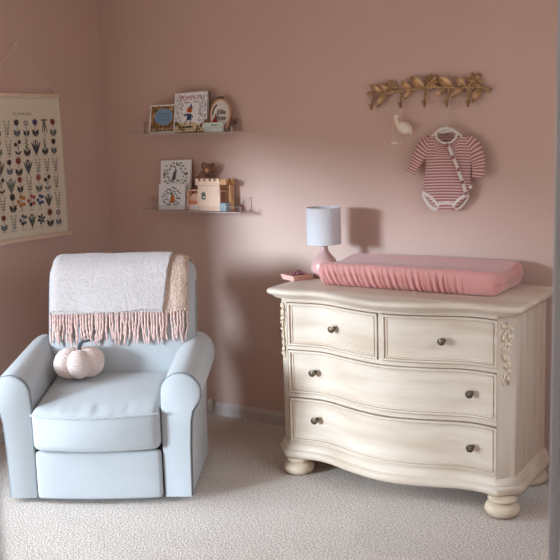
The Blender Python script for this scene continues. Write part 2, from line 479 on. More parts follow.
def back_pt(x, nn, w):          # nn: forward offset (negative y) from the mid plane, w along the back
    return BC + RL @ Vector((x, -nn, w))


def _bk(p):
    f = back_bulge(p.x, p.z) * (1 if p.y < 0 else .3)
    q = Vector((p.x, p.y - f if p.y < 0 else p.y + f, p.z))
    if p.z > .2: q.x *= 1 - .02 * ((p.z - .2) / .11) ** 2
    return BC + RL @ q


b = MB(); b.rbox(BH, .075, 12, _bk, 5); back = b.build('backrest', 'chair', chair, angle=60)
b = MB(); b.tube([back_pt(-.358, .02, w) for w in [-.2 + .05 * i for i in range(9)]], .004, 6); b.build('piping', 'piping', back)
b = MB(); b.tube([back_pt(.358, .02, w) for w in [-.2 + .05 * i for i in range(9)]], .004, 6); b.build('piping', 'piping', back)


def seat_top(x, y):
    return .428 + .066 * max(0, (y + .05) / .45) + .016 * max(0, 1 - (x / .28) ** 2) * max(0, 1 - ((y - .18) / .23) ** 2)


def _seat(p):
    u, v, w = p.x / .281, p.y / .215, p.z / .09
    x = p.x; y = p.y + .175; z = .338 + p.z
    if v < 0: y -= .055 * (1 - u * u) * min(1, -v) * (1 - .25 * w * w)
    k = (w + 1) / 2
    z += k * (seat_top(x, y) - .428)
    if v < -.6: z += .0035 * sin(x * 190 + 2 * sin(x * 40)) * max(0, w) * (1 - abs(u)) * 1.2   # gathered seam
    return Vector((x, y, z))


b = MB(); b.rbox((.281, .215, .09), .03, 26, _seat, 4); seat = b.build('seat_cushion', 'chair', chair, angle=70)
b = MB()
path = []
for i in range(49):
    u = -1 + 2 * i / 48; x = .279 * u; q = _seat(Vector((x, -.213, .072))); path.append(q + Vector((0, -.004, .002)))
b.tube(path, .0055, 6); b.build('piping', 'chair', seat)

def _foot(p):
    u = p.x / .27
    return Vector((p.x, p.y - .006 - (.015 * (1 - u * u) if p.y < 0 else 0), p.z + .130))
b = MB(); b.rbox((.279, .02, .108),   .016, 8, _foot); b.build('footrest', 'chair', chair, angle=60)
b = MB(); b.box((-.283, .02, .06), (.283, .5, .24)); b.build('frame', 'dark', chair, smooth=False)
b = MB(); b.rbox((.36, .05, .2), .03, 4, lambda p: p + Vector((0, .545, .26))); b.build('rear_panel', 'chair', chair)
b = MB(); b.lathe([(.2, 0), (.215, .006), (.215, .025), (.12, .03), (.12, .06)], (0, .27, 0), 32); b.build('swivel_base', 'dark', chair)

# ------------------------------------------------------------------ throw blanket on the backrest
thr = thing('throw_blanket', 'white boucle throw with pink fringe draped over the armchair back', 'blanket', CH + Vector((0, 0, 0)), TH)


def drape(x, s, lift):
    """s: arc length from the top line forward (+) or backward (-) over the back; returns a point lift above the backrest"""
    R = BH[1] + lift; wt = BH[2] - BH[1]           # centre height of the rounded top
    half = pi / 2 * R
    if abs(s) <= half:
        a = s / R; nn, w = R * sin(a), wt + R * cos(a)
    else:
        w = wt - (abs(s) - half); nn = R if s > 0 else -R
    e_ = max(0, abs(x) - (BH[0] - .075)); dr_ = .075 - sqrt(max(0, .075 ** 2 - min(e_, .07) ** 2))
    nn -= dr_ * (1 if nn > 0 else -1) * min(1, abs(nn) / .05); w -= dr_ * max(0, min(1, (w - wt + .06) / .1))
    k = back_bulge(x, w); nn += k * (1 if nn > 0 else -.3)
    return back_pt(x, nn, w)


def cloth(x0, x1, s0, s1, lift, wob, seed, thick, nx=90, ns=110):
    b = MB()
    def surf(u, v, side):
        xe = x0 + (x1 - x0) * u
        s = s1 + (s0 - s1) * v
        if x0 < 0: xe += .035 * u * max(0, 1 - abs(s - .05) / .3) - .012 * (1 - u) * min(1, max(0, s) / .3)
        p3 = Vector((u * 5 + seed, v * 4, 0))
        xe += wob * (noise.noise(Vector((seed, v * 2.2, 1))) * 1.0) * (u if x1 > 0 else 1)
        lf = lift + (thick if side else 0) + .004 * (1 + noise.noise(p3)) + (.0018 * noise.noise(Vector((xe * 60, s * 60, seed))) + .0015 * noise.noise(Vector((xe * 130, s * 130, seed))) if side else 0)
        ss = s + (.006 * sin(u * 9 + seed) if v == 0 or v == 1 else 0)
        return drape(xe, ss, lf)
    # closed slab: outer then inner wrapped in v
    def fn(u, v):
        if v <= .5: return surf(u, v * 2, True)
        return surf(u, 2 - v * 2, False)
    b.grid(fn, nx, ns * 2)
    # ends
    w = nx + 1
    o = 0
    for j in (0, nx):
        for i in range(ns):
            a, c2 = i * w + j, (i + 1) * w + j; d, e = (2 * ns - i) * w + j, (2 * ns - i - 1) * w + j
            f = [a, c2, e, d] if j == 0 else [d, e, c2, a]
            if len(set(f)) >= 3: b.f.append(list(dict.fromkeys(f))); b.fm.append(0)
    return b


S_FRONT = .355
cl = cloth(-.322, .215, -.24, S_FRONT, .012, .012, 3.1, .012)
wb = cl.build('woven_body', 'blanket', thr, angle=80)
cl = cloth(.17, .338, -.22, S_FRONT - .015, .004, .012, 9.7, .006, 40, 100)
fold = tag(cl.build('folded_edge', 'tan', thr, angle=80), 'beige reverse side showing along the folded edge')
rnd = random.Random(11)
def tassel(x, s0, lift, par):
    b = MB(); ln = rnd.uniform(.115, .15); ph = rnd.uniform(0, 6.28); dx = rnd.uniform(-.010, .010); am = rnd.uniform(.002, .005)
    for strand in range(2):
        pth = []
        for i in range(11):
            t = i / 10; xx = x + dx * t * t * 1.5 + am * sin(ph + t * 9) * t + (.0022 if strand else -.0022) * cos(t * 16 + ph)
            pth.append(drape(xx, s0 - .004 + ln * t * (1 - .05 * strand), lift + .001 + .0018 * (1 + sin(t * 16 + ph + pi * strand)) + .004 * (1 - t)))
        b.tube(pth, [.0042] * 9 + [.0036, .002], 6)
    return b.build('tassel', 'tassel', par)
for i in range(40):
    tassel(-.33 + .545 * (i + rnd.uniform(-.25, .25)) / 39, S_FRONT, .012, thr)
for i in range(8):
    tassel(.222 + .106 * (i + rnd.uniform(-.25, .25)) / 7, S_FRONT - .015, .006, thr)

# ------------------------------------------------------------------ knitted pumpkin on the seat
def ch_world(x, y, z): return CH + Vector((x * cos(TH) - y * sin(TH), x * sin(TH) + y * cos(TH), z))
PX, PY = -.142, .285
pz = seat_top(PX, PY) - .002
pump = thing('pumpkin_pillow', 'small cream knitted pumpkin pillow on the armchair seat', 'pillow', ch_world(PX, PY, pz), TH + .25)
b = MB()
def _pk(u, v):
    th = 2 * pi * u; ph = -pi / 2 + pi * v
    lobe = abs(cos(3 * (th + .55))) ; groove = .72 + .28 * lobe ** .5
    r = .125 * cos(ph) ** .75 if abs(cos(ph)) > 1e-6 else 0
    z = .074 * sin(ph)
    g = 1 - (1 - groove) * cos(ph) ** .3 if cos(ph) > 1e-6 else 1
    z2 = z - .018 * math.exp(-(r / .035) ** 2) * (1 if ph > 0 else -.4)
    return Vector((r * g * cos(th), r * g * sin(th) * .82, z2 * (.9 + .1 * lobe) + .08))
b.grid(_pk, 96, 40, wrap_u=True); pb = b.build('knitted_body', 'knit', pump, angle=120)
b = MB(); b.tube([(0, 0, .125), (.004, 0, .15), (.010, 0, .168), (.026, -.004, .178), (.046, -.006, .180), (.056, -.006, .186)], [.010, .0085, .0075, .007, .006, .004], 8); b.build('stem', 'stem', pump)

# ------------------------------------------------------------------ dresser
DX = 2.105
dr = thing('dresser', 'whitewashed pine serpentine dresser with four drawers on bun feet', 'dresser', (DX, -.35, 0))
OD = (DX, -.35, 0)


def yf(x):
    u = x - 2.13
    return -.585 + .028 * (math.exp(-((abs(u) - .36) / .12) ** 2)) - .058 * math.exp(-(u / .21) ** 2)


XL, XR, YB = 1.545, 2.665, -.125
CL, CR = 1.605, 2.605           # chamfer starts
def outline(off, n=40, extra=0):
    """front outline left-back to right-back, pushed out by off"""
    pts = [(XL - off, YB + extra), (XL - off, -.532)]
    for i in range(n + 1):
        x = CL + (CR - CL) * i / n; pts.append((x - off * .35 * (1 - 2 * i / n), yf(x) - off))
    pts += [(XR + off, -.532), (XR + off, YB + extra)]
    return pts


def slab(mb, off0, off1, z0, z1, n=40, inset_prof=None):
    prof = inset_prof or [(off0, z0), (off1, z1)]
    rings = [[Vector((x, y, z)) for x, y in outline(o, n)] for o, z in prof]; k = len(rings[0])
    vs = [p for r in rings for p in r]; fs = []
    for i in range(len(rings) - 1):
        for j in range(k):
            j2 = (j + 1) % k; fs.append((i * k + j, i * k + j2, (i + 1) * k + j2, (i + 1) * k + j))
    fs.append(tuple(reversed(range(k)))); fs.append(tuple(range((len(rings) - 1) * k, len(rings) * k)))
    mb.add(vs, fs)


def strip(mb, x0, x1, z0, z1, o0, o1, n=24):
    """curved bar following the drawer front, from offset o0 to o1 outward"""
    vs = []; fs = []
    for i in range(n + 1):
        x = x0 + (x1 - x0) * i / n; y = yf(x)
        vs += [(x, y - o0, z0), (x, y - o1, z0), (x, y - o1, z1), (x, y - o0, z1)]
    for i in range(n):
        a = i * 4
        for j in range(4):
            j2 = (j + 1) % 4; fs.append((a + j, a + j2, a + 4 + j2, a + 4 + j))
    fs.append((3, 2, 1, 0)); a = n * 4; fs.append((a, a + 1, a + 2, a + 3))
    mb.add(vs, fs)


# body: the case is set back behind the face frame so that the drawer gaps read dark
b = MB()
pts = [(XL, YB), (XL, -.532), (CL, -.585)] + [(CL + .001 + (CR - CL - .002) * i / 40, yf(CL + (CR - CL) * i / 40) + .022) for i in range(41)] + [(CR, -.585), (XR, -.532), (XR, YB)]
b.prism([Vector((x, y, .14)) for x, y in pts], (0, 0, .715)); body = b.build('carcass', 'pine_v', dr, smooth=True, origin=OD, angle=25)
# face frame: stiles and rails
b = MB()
D = [(1.612, 2.100, .622, .820), (2.124, 2.604, .622, .820), (1.612, 2.604, .398, .598), (1.612, 2.604, .166, .370)]
for z0, z1 in ((.14, .1625), (.3755, .3945), (.6015, .6185), (.8235, .855)): strip(b, CL, CR, z0, z1, -.024, .004, 40)
strip(b, 2.103, 2.121, .600, .822, -.024, .004, 6)
b.build('face_frame', 'pine_h', dr, smooth=True, origin=OD, angle=30)
KN = {0: [(1.854, .722)], 1: [(2.379, .720)], 2: [(1.738, .503), (2.490, .502)], 3: [(1.743, .278), (2.494, .270)]}
DL = ['upper left small drawer with one bronze knob', 'upper right small drawer with one bronze knob', 'wide middle drawer with two bronze knobs', 'wide bottom drawer with two bronze knobs']
for i, (x0, x1, z0, z1) in enumerate(D):
    b = MB(); n = 20 if i < 2 else 40
    strip(b, x0, x1, z0, z1, -.018, .004, n)
    f = .016
    strip(b, x0, x1, z1 - f * .6, z1, .003, .012, n); strip(b, x0, x1, z0, z0 + f * .6, .003, .012, n)
    strip(b, x0, x0 + f * .6, z0, z1, .003, .012, 3); strip(b, x1 - f * .6, x1, z0, z1, .003, .012, 3)
    strip(b, x0 + .02, x1 - .02, z1 - .0185, z1 - .0125, .003, .008, n); strip(b, x0 + .02, x1 - .02, z0 + .0125, z0 + .0185, .003, .008, n)
    strip(b, x0 + .016, x0 + .022, z0 + .015, z1 - .015, .003, .008, 2); strip(b, x1 - .022, x1 - .016, z0 + .015, z1 - .015, .003, .008, 2)
    d = b.build('drawer', 'pine_h', dr, smooth=True, origin=OD, angle=30, bevel=.0012)
    for kx, kz in KN[i]:
        k = MB(); k.lathe([(.009, 0), (.009, .003), (.005, .006), (.0045, .020), (.010, .023), (.0165, .026), (.0175, .030), (.016, .034), (.0125, .0345), (.0115, .033), (.009, .036), (.0, .037)], (kx, yf(kx) - .004, kz), 20, axis='-y')
        k.build('knob', 'bronze', d, origin=OD)
# moulded top
b = MB()
def top_out(off, z):
    pts = [(XL - off, -.09), (XL - off, -.55), ]
    for i in range(7):   # rounded corner into the serpentine front
        a = pi + (pi / 2) * i / 6; r = .05; pts.append((XL - off + r + r * cos(a), -.562 - off * .8 + .012 + r * .6 * sin(a)))
    for i in range(41):
        x = CL + .01 + (CR - CL - .02) * i / 40; pts.append((x, -.585 + (yf(x) + .585) * 1.25 - off * 1.05))
    for i in range(7):
        a = 1.5 * pi + (pi / 2) * i / 6; r = .05; pts.append((XR + off - r + r * cos(a), -.562 - off * .8 + .012 + r * .6 * sin(a)))
    pts += [(XR + off, -.55), (XR + off, -.09)]
    return [Vector((x, y, z)) for x, y in pts]
def ringed(mb, rings):
    k = len(rings[0]); vs = [p for r in rings for p in r]; fs = []
    for i in range(len(rings) - 1):
        for j in range(k):
            j2 = (j + 1) % k; fs.append((i * k + j, i * k + j2, (i + 1) * k + j2, (i + 1) * k + j))
    fs.append(tuple(reversed(range(k)))); fs.append(tuple(range((len(rings) - 1) * k, len(rings) * k))); mb.add(vs, fs)
ringed(b, [top_out(o, z) for o, z in [(.004, .838), (.012, .840), (.018, .846), (.022, .853), (.034, .856), (.040, .860), (.043, .867), (.042, .875), (.037, .881), (.028, .885)]])
b.build('top', 'pine_h', dr, smooth=True, origin=OD, angle=50)
# moulded plinth
b = MB(); ringed(b, [[Vector((x, y, z)) for x, y in outline(o)] for o, z in [(.022, .082), (.032, .090), (.034, .104), (.030, .116), (.020, .122), (.020, .130), (.013, .138), (.010, .150), (.003, .154)]])
b.build('plinth', 'pine_h', dr, smooth=True, origin=OD, angle=50)
# bun feet
for (x, y) in ((1.632, -.555), (2.628, -.575), (2.622, -.172), (1.60, -.172)):
    b = MB()
    flute = (lambda a, h: 1 + (.035 * abs(sin(a * 7)) if h > .05 else 0)) if (x < 2 and y < -.3) else None
    b.lathe([(.040, 0), (.052, .004), (.066, .014), (.072, .028), (.072, .036), (.066, .050), (.056, .057), (.049, .060), (.049, .064), (.057, .068), (.060, .074), (.056, .080), (.045, .083)], (x, y, 0), 56, mod=flute)
    b.build('foot', 'pine', dr, origin=OD, angle=60)
# carved garlands on the canted corners
def garland(p0, p1, nrm, seed):
    rr = random.Random(seed); p0, p1 = Vector(p0), Vector(p1); t = (p1 - p0).normalized(); n = Vector(nrm).normalized(); c = (p0 + p1) / 2
    P = lambda a, z, o=.004: c + t * a + n * o + Vector((0, 0, z))
    b = MB(); b.tube([P(.007 * sin((.815 - z) * 40), z, .005) for z in [.815 - .01 * i for i in range(27)]], .0042, 6)
    for i in range(17):
        z = .80 - .0145 * i; s = 1 if i % 2 else -1; w = .026 if i < 6 else .017
        a0 = .007 * sin((.815 - z) * 40)
        b.leaf(P(a0, z), P(a0 + s * w, z + rr.uniform(-.012, .02), .007), .014, n, .2, .004, .25)
    for a, z in ((-.014, .80), (.013, .795), (0, .775), (-.012, .757), (.012, .752), (.0, .67), (.004, .63)):
        for k in range(5):
            q = 2 * pi * k / 5; b.ell(P(a + .0065 * cos(q), z + .0065 * sin(q), .007), (.0048, .0048, .0048), None, 8, 6)
        b.ell(P(a, z, .010), (.0045,) * 3, None, 8, 6)
    for s in (-1, 1): b.tube([P(s * .004, .60, .005), P(s * .010, .585, .006), P(s * .012, .565, .006), P(s * .010, .55, .005)], [.004, .004, .0035, .002], 6)
    b.build('carved_garland', 'pine', dr, origin=OD, angle=60)
garland((CR, -.585, 0), (XR, -.532, 0), (.66, -.75, 0), 3)
garland((XL, -.532, 0), (CL, -.585, 0), (-.66, -.75, 0), 4)

# ------------------------------------------------------------------ changing pad
TOPZ = .885
pad = thing('changing_pad', 'pink fitted-sheet changing pad with gathered sides on the dresser', 'changing pad', (2.118, -.262, TOPZ), 0)
def _pad(p):
    u, v, w = p.x / .446, p.y / .195, p.z / .05
    x, y, z = p.x, p.y, p.z + .05
    k = (w + 1) / 2
    # raised long sides, lower middle
    z += k * (.020 * abs(v) ** 2.2 - .012 * (1 - v * v)) * (1 - .3 * u * u)
    # corners pulled in at the bottom
    x *= 1 - .018 * (1 - k); y *= 1 - .03 * (1 - k)
    if abs(u) > .78: y *= 1 - .13 * ((abs(u) - .78) / .22) ** 2
    # slanted gathers on the front
    if v < -.8:
        fade = min(1, 1.7 * max(0, 1 - k * 1.02)) * max(0, min(1, (.78 - u) / .25)) * min(1, (u + 1.02) / .1)
        ph = (p.x * 230 + k * 9 * (1.1 - .5 * (u + 1)) + 1.3 * noise.noise(Vector((p.x * 9, 0, 2))))
        y -= fade * .0074 * (sin(ph) + .4 * sin(ph * 1.73 + 1))
    if abs(u) > .9:
        fade = max(0, 1 - k * 1.2); x += (1 if u > 0 else -1) * fade * .003 * sin(p.y * 110)
    z += .0015 * noise.noise(Vector((p.x * 8, p.y * 8, 5))) * k
    return Vector((x, y, max(z, .0005)))
b = MB()
b.rbox((.412, .195, .05), .04, 150, _pad, 5) if False else None
def pad_mesh():
    # dense along x so the gathers are real folds
    b = MB(); nx, ring = 420, 26
    def prof(u):       # rounded-rectangle half depth shrinks near the ends
        return 1
    r = .04; hx, hy, hz = .446, .195, .05
    sec = []
    for i in range(6): a = -pi / 2 - (pi / 2) * i / 5; sec.append((-(hy - r) + r * cos(a), -(hz - r) + r * sin(a)))
    for i in range(1, 6): sec.append((-hy, -(hz - r) + 2 * (hz - r) * i / 6))
    for i in range(7): a = pi - (pi / 2) * i / 6; sec.append((-(hy - r) + r * cos(a), (hz - r) + r * sin(a)))
    for i in range(1, 14): sec.append((-(hy - r) + 2 * (hy - r) * i / 14, hz))
    for i in range(7): a = pi / 2 - (pi / 2) * i / 6; sec.append(((hy - r) + r * cos(a), (hz - r) + r * sin(a)))
    for i in range(1, 5): sec.append((hy, (hz - r) - 2 * (hz - r) * i / 5))
    for i in range(6): a = -(pi / 2) * i / 5; sec.append(((hy - r) + r * cos(a), -(hz - r) + r * sin(a)))
    ns = len(sec); vs = []; fs = []
    xs = [-hx + r * (1 - cos(pi / 2 * i / 8)) for i in range(8)] + [-hx + r + 2 * (hx - r) * i / nx for i in range(nx + 1)] + [hx - r * (1 - cos(pi / 2 * (7 - i) / 8)) for i in range(8)]
    for x in xs:
        e = max(0, abs(x) - (hx - r)); k = sqrt(max(0, r * r - e * e)) / r       # 1 in the middle, 0 at the tips
        for (y, z) in sec:
            yy = math.copysign(max(0, abs(y) - r * (1 - k)), y); zz = math.copysign(max(0, abs(z) - r * (1 - k)), z)
            vs.append(_pad(Vector((x, yy, zz))))
    for i in range(len(xs) - 1):
        for j in range(ns):
            j2 = (j + 1) % ns; fs.append((i * ns + j, i * ns + j2, (i + 1) * ns + j2, (i + 1) * ns + j))
    fs.append(tuple(reversed(range(ns)))); fs.append(tuple(range((len(xs) - 1) * ns, len(xs) * ns)))
    b.add(vs, fs); return b
pad_mesh().build('fitted_sheet', 'pad', pad, angle=180)

# ------------------------------------------------------------------ lamp
LX, LY = 1.599, -.215
lamp = thing('table_lamp', 'small lamp with white drum shade and pink ceramic base', 'lamp', (LX, LY, TOPZ))
b = MB(); b.lathe([(.044, 0), (.056, .004), (.064, .022), (.067, .045), (.064, .068), (.054, .088), (.039, .104), (.027, .118), (.020, .132), (.0175, .144), (.0185, .150), (.015, .154)], (0, 0, 0), 40); b.build('lamp_base', 'pink_ceramic', lamp, angle=60)
b = MB(); b.lathe([(.012, .154), (.013, .160), (.010, .163), (.010, .19), (.016, .192), (.016, .22), (.0, .222)], (0, 0, 0), 20); sk = b.build('socket', 'bronze', lamp)
b = MB(); b.ell((0, 0, .25), (.026, .026, .034)); b.build('bulb', 'white_cover', sk)
b = MB(); b.lathe([(.0830, .162), (.0842, .162), (.0842, .340), (.0830, .340), (.0822, .338), (.0822, .164), (.0830, .162)], (0, 0, 0), 64); b.build('lamp_shade', 'shade', lamp, angle=30)
b = MB()
for k in range(3):
    a = 2 * pi * k / 3 + .4; b.tube([(.012 * cos(a), .012 * sin(a), .205), (.082 * cos(a), .082 * sin(a), .205)], .0016, 6)
b.lathe([(.012, .202), (.018, .202), (.018, .208), (.012, .208)], (0, 0, 0), 20); b.build('shade_spider', 'steel', lamp)

# ------------------------------------------------------------------ pink tray with a bead string
tp_ = on_z(301, 281, TOPZ)
TRX, TRY = tp_.x - .05, tp_.y + .040
tray = thing('trinket_tray', 'small square pale pink trinket tray at the left dresser end', 'tray', (TRX, TRY, TOPZ), radians(66))
b = MB(); b.box((-.048, -.048, 0), (.048, .048, .006))
for a in range(4):
    R = Matrix.Rotation(a * pi / 2, 3, 'Z'); pr = [(-.048, .0), (-.056, .026), (-.051, .026), (-.043, .006)]
    b.add([R @ Vector((x, y * (abs(x) / .048), z)) for y in (-.048, .048) for x, z in pr], [(0, 1, 5, 4), (1, 2, 6, 5), (2, 3, 7, 6), (3, 0, 4, 7), (3, 2, 1, 0), (4, 5, 6, 7)])
b.build('tray_body', 'pinkwood', tray, smooth=False)
bd = thing('bead_bracelet', 'string of dusky mauve beads lying in the small pink tray', 'beads', (TRX, TRY, TOPZ + .006), radians(66))
pos = []
for i in range(13):
    a = 2 * pi * i / 13; pos.append(Vector((.030 * cos(a), .030 * sin(a), .021 + .006 * sin(a * 2))))
for p in pos:
    b = MB(); b.ell(p, (.0082,) * 3, None, 12, 8); b.build('bead', 'beads', bd)
b = MB(); b.tube(pos, .0015, 5, closed=True); b.build('string', 'thread', bd)

# ------------------------------------------------------------------ flower chart on the left wall
PYR, PYL, PZ0, PZ1 = -.352, -.925, 1.062, 1.828
chart = thing('wall_chart', 'cream hanging wall chart printed with rows of small flowers', 'wall chart', (0, (PYR + PYL) / 2, PZ0))
OC = (0, (PYR + PYL) / 2, PZ0)
b = MB()
def _sheet(u, v):
    y = PYR + (PYL - PYR) * u; z = PZ1 + (PZ0 - PZ1) * v
    return Vector((.009 + .004 * sin(v * pi) * (.6 + .4 * cos(u * 5)), y, z))
b.grid(_sheet, 30, 30); b.build('canvas_sheet', 'paper', chart, origin=OC, solid=-.001)
b = MB(); b.rbox((.007, (PYR - PYL) / 2 + .004, .010), .003, 2, lambda p: p + Vector((.0085, (PYR + PYL) / 2, PZ1)), 2); b.build('top_rod', 'rod', chart, origin=OC)
b = MB(); b.rbox((.008, (PYR - PYL) / 2 + .016, .011), .003, 2, lambda p: p + Vector((.0095, (PYR + PYL) / 2, PZ0)), 2); b.build('bottom_rod', 'rod', chart, origin=OC)
b = MB(); ap = Vector((.006, -.648, 2.093)); b.tube([(.012, PYR - .03, PZ1 + .009), ap, (.012, PYL + .03, PZ1 + .009)], .0026, 6); b.lathe([(.003, -.004), (.003, .012), (.006, .013), (.006, .016), (0, .017)], (0, 0, 0), 10)
nv = 18
for i in range(len(b.v) - 50, len(b.v)): b.v[i] = Vector((b.v[i].z + .003, b.v[i].x + ap.y, b.v[i].y + ap.z))
b.build('cord', 'thread', chart, origin=OC)
cu = bpy.data.curves.new('title_lettering', 'FONT'); cu.body = 'FLOWERS'; cu.size = .021; cu.align_x = 'CENTER'; cu.space_character = 1.5; cu.extrude = .0004
cu.materials.append(MAT['p_grey'])
t_ = bpy.data.objects.new('title_lettering', cu); COL.objects.link(t_); t_.parent = chart
t_.rotation_euler = (pi / 2, 0, pi / 2); t_.location = (.0125, 0.0, 1.722 - PZ0)
PC = ['p_ink', 'p_grey', 'p_sage', 'p_plum', 'p_rust', 'p_rose', 'p_gold', 'p_blue', 'p_slate']
pr = random.Random(5)
fl = MB()
def sheet_x(y, z):
    u = (y - PYR) / (PYL - PYR); v = (z - PZ1) / (PZ0 - PZ1); return _sheet(u, v).x + .0014
def blob(y, z, ry, rz, rot, mi, n=10):
    fl.m = mi; c, s = cos(rot), sin(rot); ry *= 1.12; rz *= 1.12
    pts = [(y + ry * cos(a) * c - rz * sin(a) * s, z + ry * cos(a) * s + rz * sin(a) * c) for a in [2 * pi * k / n for k in range(n)]]
    fl.prism([Vector((sheet_x(p, q), p, q)) for p, q in pts], (.0005, 0, 0))
def stroke(pts, w, mi):
    fl.m = mi
    for (y0, z0), (y1, z1) in zip(pts, pts[1:]):
        d = Vector((y1 - y0, z1 - z0)); 
        if d.length < 1e-6: continue
        d.normalize(); nx_, nz_ = -d.y * w / 2, d.x * w / 2
        fl.prism([Vector((sheet_x(a, c_), a, c_)) for a, c_ in ((y0 + nx_, z0 + nz_), (y0 - nx_, z0 - nz_), (y1 - nx_, z1 - nz_), (y1 + nx_, z1 + nz_))], (.0005, 0, 0))
VIS = {(0, 0): (0, 4), (0, 1): (3, 0), (0, 2): (3, 4), (0, 3): (0, 0)}
rows_z = [1.655, 1.553, 1.452, 1.357, 1.262, 1.162]
TYPES = [['disc', 'tube', 'disc', 'puff', 'disc', 'sprig', 'puff', 'disc', 'tuft'], ['disc', 'spike', 'tuft', 'spike', 'two', 'sprig', 'disc', 'two', 'spike'], ['sprig', 'sprig', 'sprig', 'tuft', 'disc', 'disc', 'tuft', 'sprig', 'two'],
         ['sprig', 'two', 'disc', 'sprig', 'disc', 'tuft', 'two', 'disc', 'sprig'], ['sprig', 'tuft', 'multi', 'multi', 'multi', 'disc', 'sprig', 'multi', 'tuft'], ['puff', 'disc', 'star', 'tuft', 'multi', 'sprig', 'disc', 'star', 'puff']]
CI = [[4, 1, 3, 1, 0, 1, 0, 4, 2], [0, 2, 3, 2, 0, 1, 5, 0, 2], [1, 1, 1, 0, 4, 0, 4, 2, 3], [2, 0, 5, 1, 4, 2, 0, 4, 1], [2, 2, 7, 5, 6, 0, 1, 5, 7], [0, 4, 0, 0, 8, 1, 4, 0, 2]]
for ri, z in enumerate(rows_z):
    for ci in range(8):
        y = PYR - .074 - ci * .0645 + pr.uniform(-.004, .004)
        ty = TYPES[ri][ci]; c = CI[ri][ci]; lf = pr.choice([0, 0, 2, 8]); s = pr.uniform(.95, 1.15) * 1.15
        stroke([(y, z - .034 * s), (y + .002, z), (y, z + .018 * s)], .0022, lf)
        def leaves(k, z0, dz, ln):
            for q in range(k):
                for sd in (-1, 1):
                    blob(y + sd * .010 * s, z0 + q * dz, ln * s, .0042 * s, sd * .75, lf)
        if ty == 'disc': leaves(2, z - .026 * s, .013, .011); blob(y, z + .024 * s, .0125 * s, .0125 * s, 0, c); blob(y, z + .024 * s, .004, .004, 0, 0)
        elif ty == 'puff':
            leaves(2, z - .028 * s, .012, .009)
            for k in range(9): a = 2 * pi * k / 9; blob(y + .011 * s * cos(a), z + .022 * s + .009 * s * sin(a), .0045, .003, a, c)
        elif ty == 'spike':
            leaves(2, z - .028 * s, .012, .012)
            for k in range(6): blob(y + (.004 if k % 2 else -.004), z + (.036 - .0085 * k) * s, .005 + .0007 * k, .0042, .4, c)
        elif ty == 'tuft':
            for k in (-2, -1, 0, 1, 2): blob(y + k * .006 * s, z - .006 * s, .0032 * s, .028 * s, -k * .22, c if k % 2 else lf)
            blob(y, z + .024 * s, .007, .006, 0, c)
        elif ty == 'tube':
            for k in (-1, 0, 1): blob(y + k * .008 * s, z + .006 * s, .0035, .028 * s, k * .18, c)
            blob(y, z + .032 * s, .018 * s, .004, 0, lf)
        elif ty == 'two':
            leaves(1, z - .024 * s, .01, .011)
            for dy, dz in ((-.013, .014), (.010, .026)): blob(y + dy * s, z + dz * s, .009 * s, .009 * s, 0, c); stroke([(y, z - .01), (y + dy * s, z + dz * s)], .0018, lf)
        elif ty == 'multi':
            for dy, dz in ((-.015, .004), (.013, -.008), (0, .024), (-.004, -.012), (.015, .018)): blob(y + dy * s, z + dz * s, .0085 * s, .008 * s, 0, c if dz > -.01 else pr.choice([0, c]))
        elif ty == 'star':
            for k in range(6): a = 2 * pi * k / 6 + .3; blob(y + .014 * s * cos(a), z + .014 * s * sin(a), .009 * s, .0045 * s, a, c)
        else:
            for k in range(5):
                for sd in (-1, 1): blob(y + sd * (.006 + .0015 * k) * s, z + (-.022 + .012 * k) * s, .0055, .0034, sd * .7, c)
        yy = y - .02
        stroke([(yy + .005 * k, z - .046 + .0018 * sin(k * 2.1 + ri)) for k in range(8)], .0015, 1)
fl.build('printed_flowers', PC, chart, smooth=False, origin=OC)

# ------------------------------------------------------------------ acrylic ledges
def ledge(x0, x1, z, label):
    t = thing('acrylic_shelf', label, 'shelf', (x0, 0, z), 0, 'clear acrylic picture ledges'); OO = (x0, 0, z); d = .105; th = .005; lip = .030
    b = MB(); b.box((x0, -d, z), (x1, -.001, z + th)); b.box((x0, -d - th, z), (x1, -d, z + lip)); b.box((x0, -.005, z + th), (x1, -.001, z + .075))
    s = b.build('ledge', 'acrylic', t, smooth=False, origin=OO)
    b = MB(); e = .0012
    b.box((x0, -d - th, z + lip), (x1, -d, z + lip + e)); b.box((x0, -d - th - e, z - e), (x1, -d - th + .001, z + .0015)); b.box((x1, -d - th, z), (x1 + e, -.001, z + th)); b.box((x1, -d - th, z), (x1 + e, -d, z + lip))
    b.box((x0 - e, -d - th, z), (x0, -d, z + lip)); b.box((x1, -.005, z), (x1 + e, -.001, z + .075)); b.box((x0 - e, -.005, z), (x0, -.001, z + .075))
    b.build('polished_edges', 'acrylic_edge', t, smooth=False, origin=OO)
    for xs in (x0 + .09, x1 - .05):
        k = MB(); k.lathe([(.006, 0), (.006, .003), (.003, .0045), (0, .0045)], (xs, -.005, z + .05), 14, axis='-y'); k.build('screw', 'steel', t, origin=OO)
    return z + th
UZ = ledge(.305, .995, 1.598, 'clear acrylic ledge holding two picture books and an embroidery hoop') + .0005
LZ = ledge(.335, 1.03, 1.176, 'clear acrylic ledge holding white art books and a toy castle') + .0005


